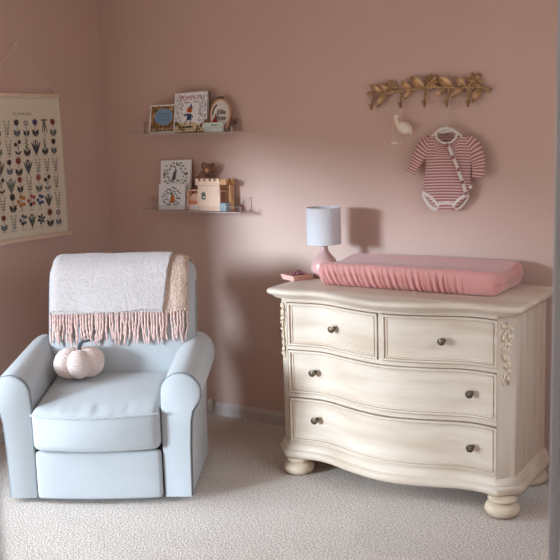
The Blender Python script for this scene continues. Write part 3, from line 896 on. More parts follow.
# ---- flat art helper: shapes in (u, v) on a front face
class Art(MB):
    def __init__(s, fr): super().__init__(); s.fr = fr; s.lv = 0; s.mats = []
    def c(s, name):
        if name not in s.mats: s.mats.append(name)
        s.m = s.mats.index(name); s.lv += .00012
        return s
    def poly(s, pts): s.prism([s.fr(u, v, .0003 + s.lv) for u, v in pts], s.fr(0, 0, .0006) - s.fr(0, 0, 0))
    def el(s, u, v, ru, rv=None, rot=0, n=14):
        rv = rv or ru; c_, s_ = cos(rot), sin(rot)
        s.poly([(u + ru * cos(a) * c_ - rv * sin(a) * s_, v + ru * cos(a) * s_ + rv * sin(a) * c_) for a in [2 * pi * k / n for k in range(n)]])
    def line(s, pts, w):
        for (u0, v0), (u1, v1) in zip(pts, pts[1:]):
            d = Vector((u1 - u0, v1 - v0))
            if d.length < 1e-6: continue
            d.normalize(); a, b_ = -d.y * w / 2, d.x * w / 2
            s.poly([(u0 + a, v0 + b_), (u0 - a, v0 - b_), (u1 - a, v1 - b_), (u1 + a, v1 + b_)])
    def done(s, name, parent, origin): return s.build(name, s.mats, parent, smooth=False, origin=origin)


def board(name, label, cat, x, y, z, w, h, th, cover, tilt=8, roll=0, rz=0, group=None, pages=True):
    """upright book leaning back; front face frame returned. (x, y, z): bottom centre of the front"""
    t = thing(name, label, cat, (x, y, z), 0, group); O = Vector((x, y, z))
    R = Matrix.Rotation(rz, 3, 'Z') @ Matrix.Rotation(-radians(tilt), 3, 'X') @ Matrix.Rotation(radians(roll), 3, 'Y')
    lo = min((R @ Vector((sx * w / 2, yy, 0))).z for sx in (-1, 1) for yy in (0, th))
    sh = Vector((0, 0, -lo))
    fr = lambda u, v, o=0: O + sh + R @ Vector((u * w / 2, -o, v * h))
    def bx(b, x0, x1, y0, y1, z0, z1):
        vs = [O + sh + R @ Vector(p) for p in [(x0, y0, z0), (x1, y0, z0), (x1, y1, z0), (x0, y1, z0), (x0, y0, z1), (x1, y0, z1), (x1, y1, z1), (x0, y1, z1)]]
        b.add(vs, [(0, 3, 2, 1), (4, 5, 6, 7), (0, 1, 5, 4), (1, 2, 6, 5), (2, 3, 7, 6), (3, 0, 4, 7)])
    b = MB(); c = .0025
    bx(b, -w / 2, w / 2, 0, c, 0, h); bx(b, -w / 2, w / 2, th - c, th, 0, h); bx(b, -w / 2, -w / 2 + c, c, th - c, 0, h)
    b.build('cover', cover, t, smooth=False, origin=O)
    b = MB(); bx(b, -w / 2 + c, w / 2 - .004, c, th - c, .003, h - .003); b.build('page_block', 'pages', t, smooth=False, origin=O)
    return t, fr, O


def text(body, name, fr, u, v, size, m, parent, origin, shear=0, sp=1., wd=1.):
    cu = bpy.data.curves.new(name, 'FONT'); cu.body = body; cu.size = size; cu.align_x = 'CENTER'; cu.align_y = 'CENTER'; cu.shear = shear; cu.space_character = sp; cu.extrude = .0003
    cu.materials.append(MAT[m]); o = bpy.data.objects.new(name, cu); COL.objects.link(o)
    p = fr(u, v, .0022); ex = (fr(1, 0) - fr(-1, 0)).normalized(); ey = (fr(0, 1) - fr(0, 0)).normalized(); ez = ex.cross(ey)
    Mx = Matrix((ex * wd, ey, ez)).transposed().to_4x4(); Mx.translation = p - Vector(origin)
    o.parent = parent; o.matrix_local = Mx
    return o


# small ochre book with a blue oval
t, fr, O = board('picture_book', 'small ochre patterned picture book with a blue oval title', 'book',  .497, -.086, UZ, .176, .156, .018, 'white_cover', tilt=10)
a = Art(fr); a.c('goldcover').poly([(-.88, .05), (.98, .05), (.98, .95), (-.88, .95)])
rr = random.Random(2)
for i in range(170):
    u, v = rr.uniform(-.83, .93), rr.uniform(.08, .92)
    a.c(rr.choice(['p_gold', 'p_brown', 'p_olive', 'p_tan', 'p_cream', 'p_rust', 'p_slate', 'p_ink', 'p_cream', 'p_tan'])); a.lv = .0003; a.el(u, v, rr.uniform(.03, .08), rr.uniform(.02, .045), rr.uniform(0, 3), 8)
a.lv = .0008; a.c('p_sky').el(.16, .57, .74, .30, 0, 28)
a.c('p_navy')
for v, u0, u1 in ((.68, -.35, .6), (.58, -.45, .68), (.46, -.3, .55)):
    k = u0
    while k < u1: a.line([(k, v - .03), (k + .03, v + .03), (k + .06, v - .03)], .014); k += .12
a.done('cover_art', t, O)

# larger picture book: pumpkin-headed figure, curling border
t, fr, O = board('picture_book', 'large white picture book with an orange pumpkin-headed figure', 'book', .712, -.096, UZ, .226, .212, .016, 'darkedge', tilt=9, roll=-1.5)
a = Art(fr); a.c('p_white').poly([(-1, 0), (.97, 0), (.97, 1), (-1, 1)])
rr = random.Random(8)
for i in range(230):
    u, v = rr.choice([rr.uniform(-.95, -.5), rr.uniform(.45, .92), rr.uniform(-.9, .9)]), rr.uniform(.22, .97)
    if abs(u) < .45 and v < .93: continue
    s = rr.uniform(.03, .07); ph = rr.uniform(0, 6); a.c(rr.choice(['p_lilac', 'p_slate', 'p_slate'])); a.lv = .0003
    a.line([(u + s * q / 5 * cos(ph + q), v + s * .7 * q / 5 * sin(ph + q)) for q in range(6)], .010)
a.lv = .0006; a.c('p_cream').poly([(-.95, .0), (.9, .0), (.45, .20), (.15, .24), (-.5, .24), (-.95, .12)])
a.c('p_olive')
for i in range(40):
    sd = rr.choice([-1, 1]); u = sd * rr.uniform(.35, .95); v = rr.uniform(.02, .12) + .28 * max(0, abs(u) - .4); a.lv = .0009; a.c(rr.choice(['p_olive', 'p_brown', 'p_gold'])); a.el(u, v, .07, .03, rr.uniform(0, 3), 8)
a.lv = .0012; a.c('p_orange')
for du in (-.07, 0, .07): a.el(-.08 + du, .55, .09, .062)
a.c('p_slate').poly([(-.16, .60), (.12, .60), (.06, .64), (.03, .73), (-.06, .645)]); a.el(-.02, .605, .18, .012)
a.c('p_navy').poly([(-.22, .46), (.02, .46), (.06, .30), (-.24, .29)]); a.line([(-.2, .45), (-.42, .42)], .05); a.line([(.0, .44), (.14, .36)], .04)
a.c('p_slate'); a.line([(-.2, .30), (-.34, .24), (-.36, .14)], .035); a.line([(-.02, .30), (.02, .22), (-.02, .14)], .035)
a.c('p_ink'); a.el(-.12, .12, .30, .022)
a.c('p_rust')
for k in range(4): a.line([(-.42 + .09 * k, .735), (-.40 + .09 * k, .765), (-.36 + .09 * k, .735)], .018)
for k in range(4): a.line([(.16 + .09 * k, .735), (.18 + .09 * k, .765), (.21 + .09 * k, .74)], .018)
a.done('cover_art', t, O)
text('PUMPKIN', 'title_lettering', fr, 0, .855, .034, 'p_rose', t, O, sp=1.05)

# embroidery hoop
hp = on_y(222, 131, -.06)
hoop = thing('embroidery_hoop', 'oval wooden embroidery hoop stitched with a name and foliage', 'embroidery hoop', (.888, -.07, UZ)); OH = Vector((.888, -.07, UZ))
RH = Matrix.Rotation(-radians(9), 3, 'X'); hw, hh = .065, .083
frh = lambda u, v, o=0: OH + RH @ Vector((u * hw, -o, hh + v * hh))
b = MB(); b.tube([frh(cos(2 * pi * i / 48), sin(2 * pi * i / 48), .002) for i in range(48)], .0058, 8, closed=True, flat=1.0); b.v = [p + Vector((0, 0, .0065)) for p in b.v]; b.build('wooden_ring', 'hoopwood', hoop, origin=OH)
b = MB(); b.prism([frh(.97 * cos(2 * pi * i / 48), .97 * sin(2 * pi * i / 48), .002) + Vector((0, 0, .0065)) for i in range(48)], (0, .002, 0)); b.build('linen', 'linen', hoop, smooth=False, origin=OH)
b = MB(); q = frh(0, 1, .002) + Vector((0, 0, .0065)); b.box(q + Vector((-.014, -.006, .002)), q + Vector((-.003, .006, .014))); b.box(q + Vector((.003, -.006, .002)), q + Vector((.014, .006, .014)))
b.tube([q + Vector((-.020, 0, .008)), q + Vector((.020, 0, .008))], .003, 8); b.build('clasp', 'bronze', hoop, smooth=False, origin=OH)
frt = lambda u, v, o=0: frh(u, v, o + .003) + Vector((0, 0, .0065))
a = Art(frt); a.c('p_ink')
for i in range(9): t0 = 2.15 + i * .11; a.lv = .0003; a.el(.74 * cos(t0), .74 * sin(t0), .13, .045, t0 + 1.2, 8)
a.c('p_red'); a.el(-.52, -.42, .20, .22); a.el(-.42, -.30, .14, .18); a.el(-.34, -.46, .14, .16); a.c('p_rust'); a.el(-.44, -.08, .05, .16, -.2)
a.done('stitched_foliage', hoop, OH)
text('Ellie', 'name_stitching', frt, .12, .16, .036, 'p_ink', hoop, OH, shear=.3); text('Rose', 'name_stitching', frt, .12, -.20, .034, 'p_ink', hoop, OH, shear=.3)

# mint box in front of the hoop
mb_ = thing('gift_box', 'small pale mint box standing in front of the embroidery hoop', 'box', (.868, -.090, UZ)); OM = Vector((.868, -.090, UZ))
b = MB(); pts = [(-.060, 0), (.060, 0), (.064, .050), (-.064, .050)]
b.prism([OM + Vector((x, -.011, z)) for x, z in pts], (0, .016, 0)); b.build('box_body', 'mint', mb_, smooth=False, origin=OM, bevel=.002)
a = Art(lambda u, v, o=0: OM + Vector((u * .058, -.011 - o, v * .050))); a.c('p_slate')
for k in range(7): a.line([(-.15 + .1 * k, .66), (-.12 + .1 * k, .80), (-.08 + .1 * k, .66)], .03)
a.done('box_print', mb_, OM)

# ---- lower ledge: two white art books
def wreath(a, cu, cv, ru, rv, seed, cols, asp):
    rr = random.Random(seed)
    def lf(u, v, la, lb, ro, col):
        a.c(col); a.lv = .0003
        a.poly([(u + (la * cos(w_) * cos(ro) - lb * sin(w_) * sin(ro)) / asp[0], v + (la * cos(w_) * sin(ro) + lb * sin(w_) * cos(ro)) / asp[1]) for w_ in [2 * pi * h_ / 8 for h_ in range(8)]])
    for sd in (-1, 1):                                   # mirrored sprigs, as on a folk-art plate
        for i in range(9):
            t0 = pi / 2 - (i + .5) * pi / 9.5
            for q, sz in ((.66, .8), (.95, 1.0)):
                q += rr.uniform(-.13, .10); t1 = t0 + rr.uniform(-.06, .06)
                u, v = cu + sd * ru * q * cos(t1), cv + rv * q * sin(t1)
                if (i + int(q * 10)) % 3 == 0: lf(u, v, .0052 * sz, .0052 * sz, 0, cols[i % len(cols)])
                else:
                    for k in (-1, 1): lf(u + sd * .004 / asp[0] * k, v + .004 / asp[1], .0068 * sz, .003, pi / 2 + sd * (k * .7 - .3), cols[(i + k) % len(cols)])


t, fr, O = board('art_book', 'taller white art book with a grey bird in a leafy wreath', 'book', .553, -.066, LZ, .212, .272, .014, 'white_cover', tilt=7, roll=-1, group=None)
a = Art(fr); wreath(a, 0, .70, .78, .26, 3, ['p_ink', 'p_sage', 'p_grey', 'p_sage'], (.1025, .272))
a.lv = .0006
a.c('p_slate').el(-.05, .68, .12, .09, .5); a.c('p_ink'); a.el(-.14, .66, .14, .03, .9); a.c('p_grey').el(.04, .77, .07, .045); a.c('p_ink').line([(.0, .80), (.03, .86)], .03)
for sd in (-1, 1): a.c('p_ink').el(sd * .70, .47, .05, .025); a.line([(sd * .8, .70), (sd * .62, .71)], .03)
a.done('cover_art', t, O)
t, fr, O = board('art_book', 'lower white art book with an orange bird, in front of the taller one', 'book', .556, -.097, LZ, .186, .142, .010, 'white_cover', tilt=6, roll=-1)
a = Art(fr); wreath(a, 0, .46, .66, .36, 6, ['p_grey', 'p_slate', 'p_sage', 'p_ink'], (.093, .146))
a.lv = .0006
a.c('p_gold').el(.06, .44, .14, .17, -.3); a.c('p_orange').el(.14, .40, .10, .10); a.c('p_ink').el(-.02, .62, .06, .06); a.c('p_rose').el(-.06, .30, .06, .10)
a.done('cover_art', t, O)

# ---- wooden toy castle
cx0, cx1, cyf, cyb, cz1 = .745, .892, -.097, -.022, .148
castle = thing('toy_castle', 'pale wooden toy castle with crenellated top on the lower ledge', 'toy castle', ((cx0 + cx1) / 2, -.06, LZ)); OT = Vector(((cx0 + cx1) / 2, -.06, LZ))
b = MB(); b.box((cx0, cyf, LZ), (cx1, cyf + .010, LZ + .138)); b.box((cx0, cyf + .010, LZ), (cx0 + .008, cyb, LZ + .138)); b.box((cx0 + .008, cyb - .006, LZ), (cx1 + .040, cyb, LZ + .138)); b.build('wall_panel', 'lightwood', castle, smooth=False, origin=OT, bevel=.0012)
b = MB(); b.box((cx0 + .008, cyf + .010, LZ + .104), (cx1, cyb - .006, LZ + .110)); b.build('deck', 'lightwood', castle, smooth=False, origin=OT)
b = MB()
zt = LZ + .1385
b.box((cx0 - .012, cyf - .004, zt), (cx1 + .004, cyf + .012, zt + .022))
nc = 5
for i in range(nc):
    x0 = cx0 - .012 + i * (cx1 - cx0 + .016) / (nc - .35); b.box((x0, cyf - .004, zt + .022), (x0 + .021, cyf + .012, zt + .036))
b.build('battlement', 'lightwood', castle, smooth=False, origin=OT, bevel=.001)
b = MB(); b.box((cx1 + .0045, cyf - .002, zt), (cx1 + .012, cyb, zt + .022)); b.box((cx1 + .012, cyb - .012, zt), (cx1 + .046, cyb, zt + .022)); b.box((cx0 - .012, cyb - .01, zt), (cx1 + .004, cyb, zt + .022))
for i in range(2): b.box((cx1 + .0125 + i * .02, cyb - .012, zt + .022), (cx1 + .023 + i * .02, cyb, zt + .034))
b.box((cx1 + .012, cyf - .002, zt + .004), (cx1 + .046, cyf + .006, zt + .034))
b.build('side_battlement', 'midwood', castle, smooth=False, origin=OT)
b = MB(); b.box((cx1 + .033, -.056, LZ), (cx1 + .040, cyb - .006, LZ + .138)); b.build('tower_side', 'midwood', castle, smooth=False, origin=OT)
a = Art(lambda u, v, o=0: Vector((cx0 + (cx1 - cx0) * u, cyf - o, LZ + v * .132)))
a.c('p_grey').poly([(.16, .48), (.34, .44), (.36, .72), (.26, .80), (.17, .72)]); a.c('p_ink').el(.27, .66, .05, .05); a.line([(.2, .5), (.33, .6)], .03); a.line([(.2, .74), (.2, .5)], .025); a.c('p_white').el(.27, .56, .04, .03)
a.done('printed_crest', castle, OT)
blk = MB(); OB = Vector((.924, -.070, LZ)); blk.box((.8945, -.106, LZ), (.938, -.062, LZ + .044)); o = blk.build('toy_block', 'greyblue', smooth=False, origin=OB, bevel=.002); o.location = OB
tag(o, 'grey-blue block beside the wooden toy castle', 'block')
# castle annex: open cubby with blocks
cub = thing('wooden_cubby', 'small open wooden box between white books and toy castle', 'box', (.704, -.06, LZ)); OQ = Vector((.704, -.06, LZ))
qx0, qx1 = .668, .740
b = MB(); b.box((qx0, -.097, LZ), (qx0 + .005, -.040, LZ + .108)); b.box((qx1 - .005, -.092, LZ), (qx1, -.040, LZ + .108)); b.box((qx0, -.092, LZ + .108), (qx1, -.040, LZ + .113)); b.box((qx0 + .005, -.044, LZ), (qx1 - .005, -.040, LZ + .108)); b.box((qx0 + .005, -.092, LZ), (qx1 - .005, -.044, LZ + .005))
b.build('box_shell', 'lightwood', cub, smooth=False, origin=OQ)
zz = LZ + .0052
for nm, z0, h_, m_, lb in (('toy_block', 0, .026, 'white_cover', 'white block lowest in the small open wooden box'), ('toy_block', .0262, .020, 'orange', 'orange flat block stacked in the small open wooden box'), ('toy_block', .0464, .012, 'peach', 'peach flat block stacked above the orange one')):
    b = MB(); b.box((qx0 + .0065, -.088, zz + z0), (qx1 - .0065, -.050, zz + z0 + h_)); o = b.build(nm, m_, smooth=False, origin=(.71, -.07, zz + z0), bevel=.002); o.location = (.71, -.07, zz + z0)
    tag(o, lb, 'block', 'blocks in the wooden box')
b = MB(); z0 = zz + .0586; b.prism([Vector((qx0 + .007, -.086, z0)), Vector((qx1 - .007, -.086, z0)), Vector((qx1 - .007, -.086, z0 + .022)), Vector((qx1 - .018, -.086, z0 + .034)), Vector((qx0 + .009, -.086, z0 + .014))], (0, .034, 0))
o = b.build('toy_block', 'peach', smooth=False, origin=(.71, -.07, z0), bevel=.002); o.location = (.71, -.07, z0); tag(o, 'peach wedge block topmost in the small open wooden box', 'block', 'blocks in the wooden box')
# brown plush sitting on top, behind the battlement
pl = thing('plush_toy', 'small brown plush animal sitting behind the toy castle battlement', 'plush toy', (.775, -.045, LZ + .113)); OP = Vector((.775, -.045, LZ + .113))
b = MB(); b.ell(OP + Vector((-.022, .0, .042)), (.030, .020, .042), Matrix.Rotation(.3, 3, 'Y')); b.ell(OP + Vector((.012, -.002, .085)), (.027, .021, .024)); b.build('plush_body', 'brownplush', pl, origin=OP)
for s_, p0 in ((-1, (-.012, -.004, .098)), (1, (.034, -.006, .096))):
    b = MB(); b.tube([OP + Vector(p0) + Vector((.010 * cos(t), 0, .012 * sin(t))) for t in [2 * pi * k / 14 for k in range(14)]], .004, 6, closed=True); b.build('ear', 'brownplush', pl, origin=OP)
b = MB(); b.tube([OP + Vector(p) for p in ((-.015, -.018, .062), (.008, -.024, .045), (.030, -.024, .028), (.046, -.022, .016))], [.010, .009, .008, .008], 8); b.build('limb', 'brownplush', pl, origin=OP)
b = MB(); b.tube([OP + Vector(p) for p in ((-.04, -.012, .05), (-.048, -.016, .03), (-.05, -.016, .012))], [.010, .009, .008], 8); b.build('limb', 'brownplush', pl, origin=OP)
b = MB(); b.ell(OP + Vector((.016, -.022, .080)), (.010, .007, .008)); b.build('muzzle', 'midwood', pl, origin=OP)

for c_ in pl.children:
    for v_ in c_.data.vertices: v_.co *= 1.3

# ------------------------------------------------------------------ brass hook rail
def W(cx, cy, Y): return on_y(350 + cx / 3.5, 60 + cy / 3.5, Y)
OR_ = W(270, 100, 0)
rail = thing('coat_hook_rail', 'antique brass hook rail with leaves and three flowers on wall', 'hook rail', OR_)
b = MB(); b.tube([W(x, y, -.022 + .004 * sin(x * .05)) for x, y in ((66, 117), (90, 118), (130, 115), (180, 108), (225, 102), (262, 97), (300, 93), (345, 96), (385, 97), (415, 95), (445, 92), (470, 97), (484, 103))], [.007, .006, .006, .006, .006, .006, .006, .006, .006, .006, .006, .006, .008], 8)
b.ell(W(66, 117, -.022), (.010, .009, .010)); b.ell(W(486, 104, -.022), (.013, .011, .013)); b.build('branch', 'brass', rail, origin=OR_)
HK = [((82, 116), (75, 172)), ((180, 108), (176, 166)), ((264, 97), (260, 162)), ((345, 96), (338, 162)), ((416, 95), (413, 160))]
for (x0, y0), (x1, y1) in HK:
    b = MB(); P = [W(x0, y0, -.022), W(x0, y0 + 14, -.021), W((x0 + x1) / 2, (y0 + y1) / 2, -.016), W(x1 + 3, y1 - 12, -.018), W(x1 + 1, y1 - 3, -.028), W(x1, y1, -.040), W(x1 - 2, y1 - 5, -.052), W(x1 - 4, y1 - 14, -.056)]
    b.tube(P, [.0065, .0065, .006, .006, .0065, .0065, .006, .006], 8); b.ell(P[-1], (.008,) * 3); b.build('hook', 'brass', rail, origin=OR_)
for bx_, by, tx, ty_, w in ((112, 114, 70, 86, .026), (145, 112, 97, 84, .028), (130, 114, 95, 168, .036), (218, 104, 178, 72, .030), (264, 98, 210, 58, .040), (222, 102, 188, 138, .022), (362, 94, 304, 56, .040), (408, 96, 368, 56, .030), (336, 94, 300, 132, .026), (398, 97, 350, 134, .034), (464, 94, 426, 150, .034)):
    b = MB(); b.leaf(W(bx_, by, -.020), W(tx, ty_, -.016), w, (0, -1, 0), .30, .003, .18, 9); b.tube([W(bx_, by, -.021), W(bx_ + (tx - bx_) * .85, by + (ty_ - by) * .85, -.026)], [.003, .0015], 6); b.build('leaf', 'brass', rail, origin=OR_)
for fx, fy, r_ in ((147, 97, .036), (291, 78, .038), (440, 75, .040)):
    b = MB(); c = W(fx, fy, 0)
    b.lathe([(.010, .001), (.010, .022)], c, 14, axis='-y')
    for lay, kn, rr_, yy_ in ((0, 7, r_, -.020), (1, 6, r_ * .55, -.028)):
        for k in range(kn):
            a0 = 2 * pi * (k + .5 * lay) / kn; d = Vector((cos(a0), 0, sin(a0))); sd = Vector((-sin(a0), 0, cos(a0)))
            b.ell(c + d * rr_ * .60 + Vector((0, yy_, 0)), (rr_ * .44, .0050, rr_ * .27), Matrix.Rotation(-a0, 3, 'Y') @ Matrix.Rotation(.32, 3, 'Z') @ Matrix.Rotation(.25, 3, 'X'), 14, 8)
    for k in range(8): a0 = 2 * pi * k / 8; b.ell(c + Vector((.0095 * cos(a0), -.032, .0095 * sin(a0))), (.0035,) * 3, None, 8, 6)
    b.ell(c + Vector((0, -.033, 0)), (.008, .006, .008)); b.build('flower', 'brass', rail, origin=OR_)

# ------------------------------------------------------------------ hanger and bodysuit
HY = -.045
OHg = W(337, 240, HY)
hang = thing('baby_hanger', 'white baby clothes hanger with a wire hook holding the bodysuit', 'hanger', OHg)
b = MB(); b.tube([W(324, 180, HY - .004), W(323, 184, HY - .003), W(326, 190, HY), W(330, 196, HY), W(333, 206, HY), W(335, 222, HY), W(336, 236, HY)] if False else [W(336, 172, -.043), W(334, 162, -.043), W(338, 153, -.043), W(344, 152, -.043), W(349, 158, -.043), W(347, 170, -.043), W(339, 186, HY), W(334, 205, HY), W(335, 222, HY), W(336, 240, HY)], .0016, 6); b.build('hook', 'wire', hang, origin=OHg)
b = MB(); b.tube([W(286, 268, HY), W(300, 256, HY), W(315, 244, HY), W(337, 238, HY), W(359, 244, HY), W(376, 256, HY), W(392, 268, HY)], [.005, .007, .008, .009, .008, .007, .005], 10); b.build('shoulder_bar', 'hanger', hang, origin=OHg)

OBd = W(335, 400, HY)
suit = thing('baby_bodysuit', 'pink and white striped long-sleeved baby bodysuit with white edging', 'bodysuit', OBd)
# body panels: left/right edge in crop pixels for a run of heights
EDGE = [(262, 300, 372), (266, 278, 400), (275, 268, 418), (300, 263, 428), (340, 263, 429), (370, 265, 426), (400, 262, 425), (430, 259, 421), (455, 256, 416), (468, 256, 414), (480, 266, 406), (492, 279, 396), (505, 292, 384), (518, 303, 374), (527, 310, 368)]
def edge(cy):
    for (y0, a0, b0), (y1, a1, b1) in zip(EDGE, EDGE[1:]):
        if y0 <= cy <= y1:
            t = (cy - y0) / (y1 - y0); return a0 + (a1 - a0) * t, b0 + (b1 - b0) * t
    return EDGE[-1][1:]
YM = HY + .003
def panel(front, neck):
    b = MB(); nu, nv = 36, 50
    def pt(u, v):
        cy = 262 + (527 - 262) * v; l, r = edge(cy)
        # neckline scoop
        cx = l + (r - l) * u; x0 = (cx - 337) / 42
        if v < .3: cy += (1 - v / .3) * (neck * max(0, 1 - x0 * x0))
        q = 1 - (2 * u - 1) ** 2
        d = (.026 * q ** .6 + .003 * sin(u * 13 + v * 5) * q) * min(1, .35 + v * 2.2) * (1 - .55 * max(0, v - .72) / .28)
        # hem tucks under near the crotch
        return W(cx, cy, YM - d if front else YM + d * .42)
    b.grid(pt, nu, nv, st=lambda u, v: (262 + 265 * v) / 10.2 + .25 * sin(u * 3)); return b
p = panel(True, 26); body_ = p.build('front_panel', 'stripe', suit, origin=OBd, angle=180)
p = panel(False, 8); p.build('back_panel', 'stripe', suit, origin=OBd, angle=180)
def sleeve(path, rad, k0):
    b = MB(); n = 30; P = []; R = []; S = []
    pts = [W(x, y, yy) for x, y, yy in path]
    for i in range(n + 1):
        t = i / n * (len(pts) - 1); k = min(int(t), len(pts) - 2); f = t - k
        p0 = pts[max(k - 1, 0)]; p1 = pts[k]; p2 = pts[k + 1]; p3 = pts[min(k + 2, len(pts) - 1)]
        q = .5 * ((2 * p1) + (-p0 + p2) * f + (2 * p0 - 5 * p1 + 4 * p2 - p3) * f * f + (-p0 + 3 * p1 - 3 * p2 + p3) * f ** 3)
        P.append(q); R.append(rad[k] + (rad[k + 1] - rad[k]) * f); S.append(k0 + i / n * 13)
    vs = []; fs = []; st = []; m_ = 20
    for i in range(n + 1):
        tg = (P[min(i + 1, n)] - P[max(i - 1, 0)]).normalized(); sd = Vector((0, -1, 0)).cross(tg).normalized()
        for j in range(m_):
            a0 = 2 * pi * j / m_; vs.append(P[i] + sd * (R[i] * cos(a0)) + Vector((0, -1, 0)) * (.36 * R[i] * sin(a0) + .0015 * sin(a0 * 3 + i * .6))); st.append(S[i])
    for i in range(n):
        for j in range(m_):
            j2 = (j + 1) % m_; fs.append((i * m_ + j, i * m_ + j2, (i + 1) * m_ + j2, (i + 1) * m_ + j))
    fs.append(tuple(range(m_))); b.add(vs, fs, st)
    return b.build('sleeve', 'stripe', suit, origin=OBd, angle=180)
sleeve([(286, 284, YM + .008), (262, 306, YM + .004), (240, 340, YM - .002), (224, 370, YM - .010), (211, 396, YM - .012)], [.036, .040, .034, .028, .0245], 0)
sleeve([(404, 284, YM + .008), (430, 306, YM + .004), (446, 345, YM - .002), (450, 378, YM - .010), (447, 412, YM - .010)], [.036, .041, .036, .031, .030], .4)
def trim_tube(pts, r, name='trim', flat=.55):
    b = MB(); b.tube(pts, r, 8, flat=flat); return b.build(name, 'trim', suit, origin=OBd)
trim_tube([W(337 + 37 * cos(t), 257 + 34 * sin(t) * (1 if sin(t) > 0 else .35), YM - .010 - .014 * max(0, sin(t))) for t in [pi * 1.0 - pi * i / 20 for i in range(21)]], .0075, 'neck_band', .8)
trim_tube([W(303 + 68 * i / 12, 250 + 3 * sin(i * .5), YM + .004) for i in range(13)], .006, 'neck_band', .8)
plk = [(340, 290), (352, 318), (364, 346), (376, 376), (388, 410), (398, 440), (406, 468)]
plk_o = trim_tube([W(x, y, YM - (.030 if i < 5 else .020 - .004 * (i - 5))) for i, (x, y) in enumerate(plk)], .0105, 'placket', .8)
for x, y, d in ((341, 298, .040), (361, 340, .041), (380, 384, .040), (394, 428, .036), (406, 468, .028)):
    k = MB(); k.lathe([(.0082, 0), (.0090, .002), (.0082, .004), (.005, .0035), (0, .003)], W(x, y, YM - d), 16, axis='-y'); k.build('button', 'button', plk_o, origin=OBd)
lg = [(254, 466), (262, 482), (272, 500), (282, 514), (296, 521), (308, 516), (311, 505)]
trim_tube([W(x, y, YM - .012 - .004 * sin(i)) for i, (x, y) in enumerate([(255, 464), (266, 470), (280, 478), (294, 490), (304, 502), (311, 512), (316, 506)][:6])], .0085, 'leg_band', .6)
trim_tube([W(x, y, YM + .002) for x, y in [(254, 467), (263, 486), (274, 504), (286, 517), (300, 523), (311, 514)]], .0085, 'leg_band', .6)
trim_tube([W(x, y, YM - .012) for x, y in [(415, 470), (404, 474), (390, 480), (376, 490), (366, 502), (360, 512)]], .0085, 'leg_band', .6)
trim_tube([W(x, y, YM + .002) for x, y in [(416, 474), (410, 488), (400, 503), (388, 516), (374, 523), (361, 514)]], .0085, 'leg_band', .6)
trim_tube([W(x, y, YM - .014) for x, y in [(309, 503), (322, 500), (337, 499), (352, 500), (364, 503)]], .006, 'crotch_band', .6)
b = MB(); c = W(417, 443, YM - .006); b.box(c + Vector((0, -.003, -.008)), c + Vector((.014, -.001, .006))); b.build('side_label', 'trim', suit, origin=OBd)

# ------------------------------------------------------------------ stork ornament
OS = W(182, 235, -.04)
bird = thing('bird_ornament', 'small cream felt long-necked bird ornament hanging below the hook rail', 'ornament', OS)
b = MB()
b.ell(W(190, 237, -.040), (.040, .018, .028), Matrix.Rotation(.30, 3, 'Y'), 20, 12)
b.tube([W(178, 232, -.040), W(168, 226, -.040), W(163, 214, -.041), W(161, 204, -.042), W(163, 197, -.042)], [.020, .014, .010, .0085, .0095], 10); b.ell(W(163, 197, -.042), (.0125, .010, .0105))
b.tube([W(205, 243, -.038), W(212, 250, -.037), W(214, 258, -.036)], [.014, .009, .004], 8)
b.build('bird_body', 'felt', bird, origin=OS)
b = MB(); b.tube([W(160, 199, -.043), W(155, 208, -.045), W(153, 222, -.046)], [.005, .004, .0015], 8); b.build('beak', 'peach', bird, origin=OS)
b = MB(); b.leaf(W(178, 230, -.058), W(210, 247, -.052), .036, (0, -1, 0), .2, .003, .1); b.build('wing', 'felt', bird, origin=OS)
b = MB(); b.ell(W(155, 291, -.044), (.016, .010, .006)); b.ell(W(176, 288, -.044), (.006, .005, .004)); b.build('bundle', 'felt', bird, origin=OS)
b = MB(); b.tube([W(178, 168, -.050), W(176, 190, -.046), W(182, 226, -.040)], .0011, 5); b.tube([W(153, 222, -.046), W(151, 255, -.045), W(152, 290, -.044)], .0009, 5); b.build('hanging_thread', 'thread', bird, origin=OS)

# ------------------------------------------------------------------ little white block at the baseboard
c = on_y(210.5, 405, -.03)
b = MB(); b.rbox((.008, .012, .034), .003, 2, None, 2)
o = b.build('outlet_cover', 'plastic'); o.location = (c.x, -.028, c.z); tag(o, 'small white cover at the baseboard beside the armchair', 'cover')

# ------------------------------------------------------------------ light
w_ = bpy.data.worlds.new('World'); sc.world = w_; w_.use_nodes = True
nt = w_.node_tree; bg = nt.nodes['Background']
tc = nt.nodes.new('ShaderNodeTexCoord'); sx = nt.nodes.new('ShaderNodeSeparateXYZ'); nt.links.new(tc.outputs['Generated'], sx.inputs[0])
rp = nt.nodes.new('ShaderNodeValToRGB'); e = rp.color_ramp.elements
e[0].position = .49; e[0].color = (.58, .51, .46, 1); e[1].position = .53; e[1].color = (.45, .53, .61, 1); e = [rp.color_ramp.elements.new(.80)]; e[0].color = (1.1, 1.3, 1.5, 1)
mrn = nt.nodes.new('ShaderNodeMapRange'); mrn.inputs['From Min'].default_value = -1; mrn.inputs['From Max'].default_value = 1
nt.links.new(sx.outputs['Z'], mrn.inputs['Value']); nt.links.new(mrn.outputs[0], rp.inputs['Fac']); nt.links.new(rp.outputs['Color'], bg.inputs['Color'])
bg.inputs['Strength'].default_value = 2.3
pl_ = bpy.data.lights.new('window_portal', 'AREA'); pl_.shape = 'RECTANGLE'; pl_.size = WZ1 - WZ0; pl_.size_y = WY1 - WY0; pl_.cycles.is_portal = True
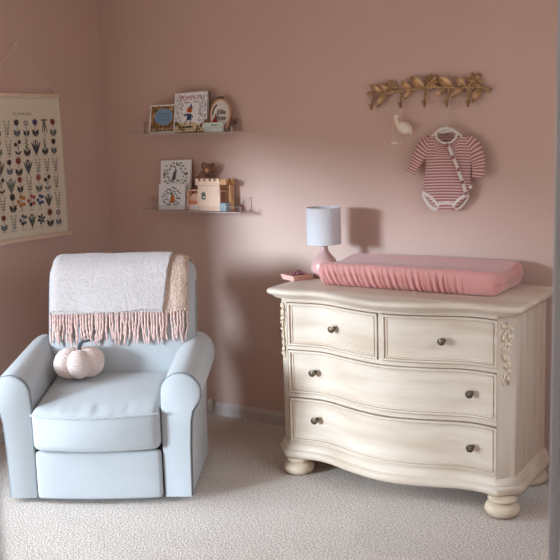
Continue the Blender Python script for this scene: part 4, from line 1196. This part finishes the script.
po = bpy.data.objects.new('window_portal', pl_); COL.objects.link(po); po.location = (-.12, (WY0 + WY1) / 2, (WZ0 + WZ1) / 2); po.rotation_euler = (0, -pi / 2, 0)
p2 = bpy.data.lights.new('window_portal', 'AREA'); p2.shape = 'RECTANGLE'; p2.size = 1.3; p2.size_y = V1 - V0; p2.cycles.is_portal = True
q2 = bpy.data.objects.new('window_portal', p2); COL.objects.link(q2); q2.location = (HX + .02, (V0 + V1) / 2, 1.45); q2.rotation_euler = (0, pi / 2, 0)  # portal for the added right-wall opening
sl = bpy.data.lights.new('sun', 'SUN'); sl.energy = 2.65; sl.angle = radians(11); sl.color = (.80, .98, 1.16)
so = bpy.data.objects.new('sun', sl); COL.objects.link(so)
so.rotation_euler = Vector((sin(radians(27)), cos(radians(27)), -.158)).to_track_quat('-Z', 'Y').to_euler()

s2 = bpy.data.lights.new('floor_fill_sun', 'SUN'); s2.energy = 2.0; s2.angle = radians(30); s2.color = (.84, .98, 1.12)  # second sun lamp, added to light the floor from higher up
so2 = bpy.data.objects.new('floor_fill_sun', s2); COL.objects.link(so2)
so2.rotation_euler = Vector((sin(radians(55)), cos(radians(55)), -.62)).to_track_quat('-Z', 'Y').to_euler()
hl = bpy.data.lights.new('hall_fill', 'POINT'); hl.energy = 4.5; hl.shadow_soft_size = .12; hl.color = (1, .96, .9)  # unseen fill light added in the hall to lift the door trim
ho = bpy.data.objects.new('hall_fill', hl); COL.objects.link(ho); ho.location = (4.5, -4.6, 2.25)
for o in [q for q in COL.objects if q.type == 'FONT']:
    me = bpy.data.meshes.new_from_object(o.evaluated_get(bpy.context.evaluated_depsgraph_get()))
    nm, par, mx_ = o.name.split('.')[0], o.parent, o.matrix_local.copy(); bpy.data.objects.remove(o)
    q = bpy.data.objects.new(nm, me); COL.objects.link(q); q.parent = par; q.matrix_local = mx_
sc.view_settings.view_transform = 'Standard'; sc.view_settings.look = 'None'; sc.view_settings.gamma = 1; sc.view_settings.use_curve_mapping = False
sc.view_settings.exposure = .72
sc.cycles.max_bounces = 10; sc.cycles.diffuse_bounces = 6; sc.cycles.use_denoising = True
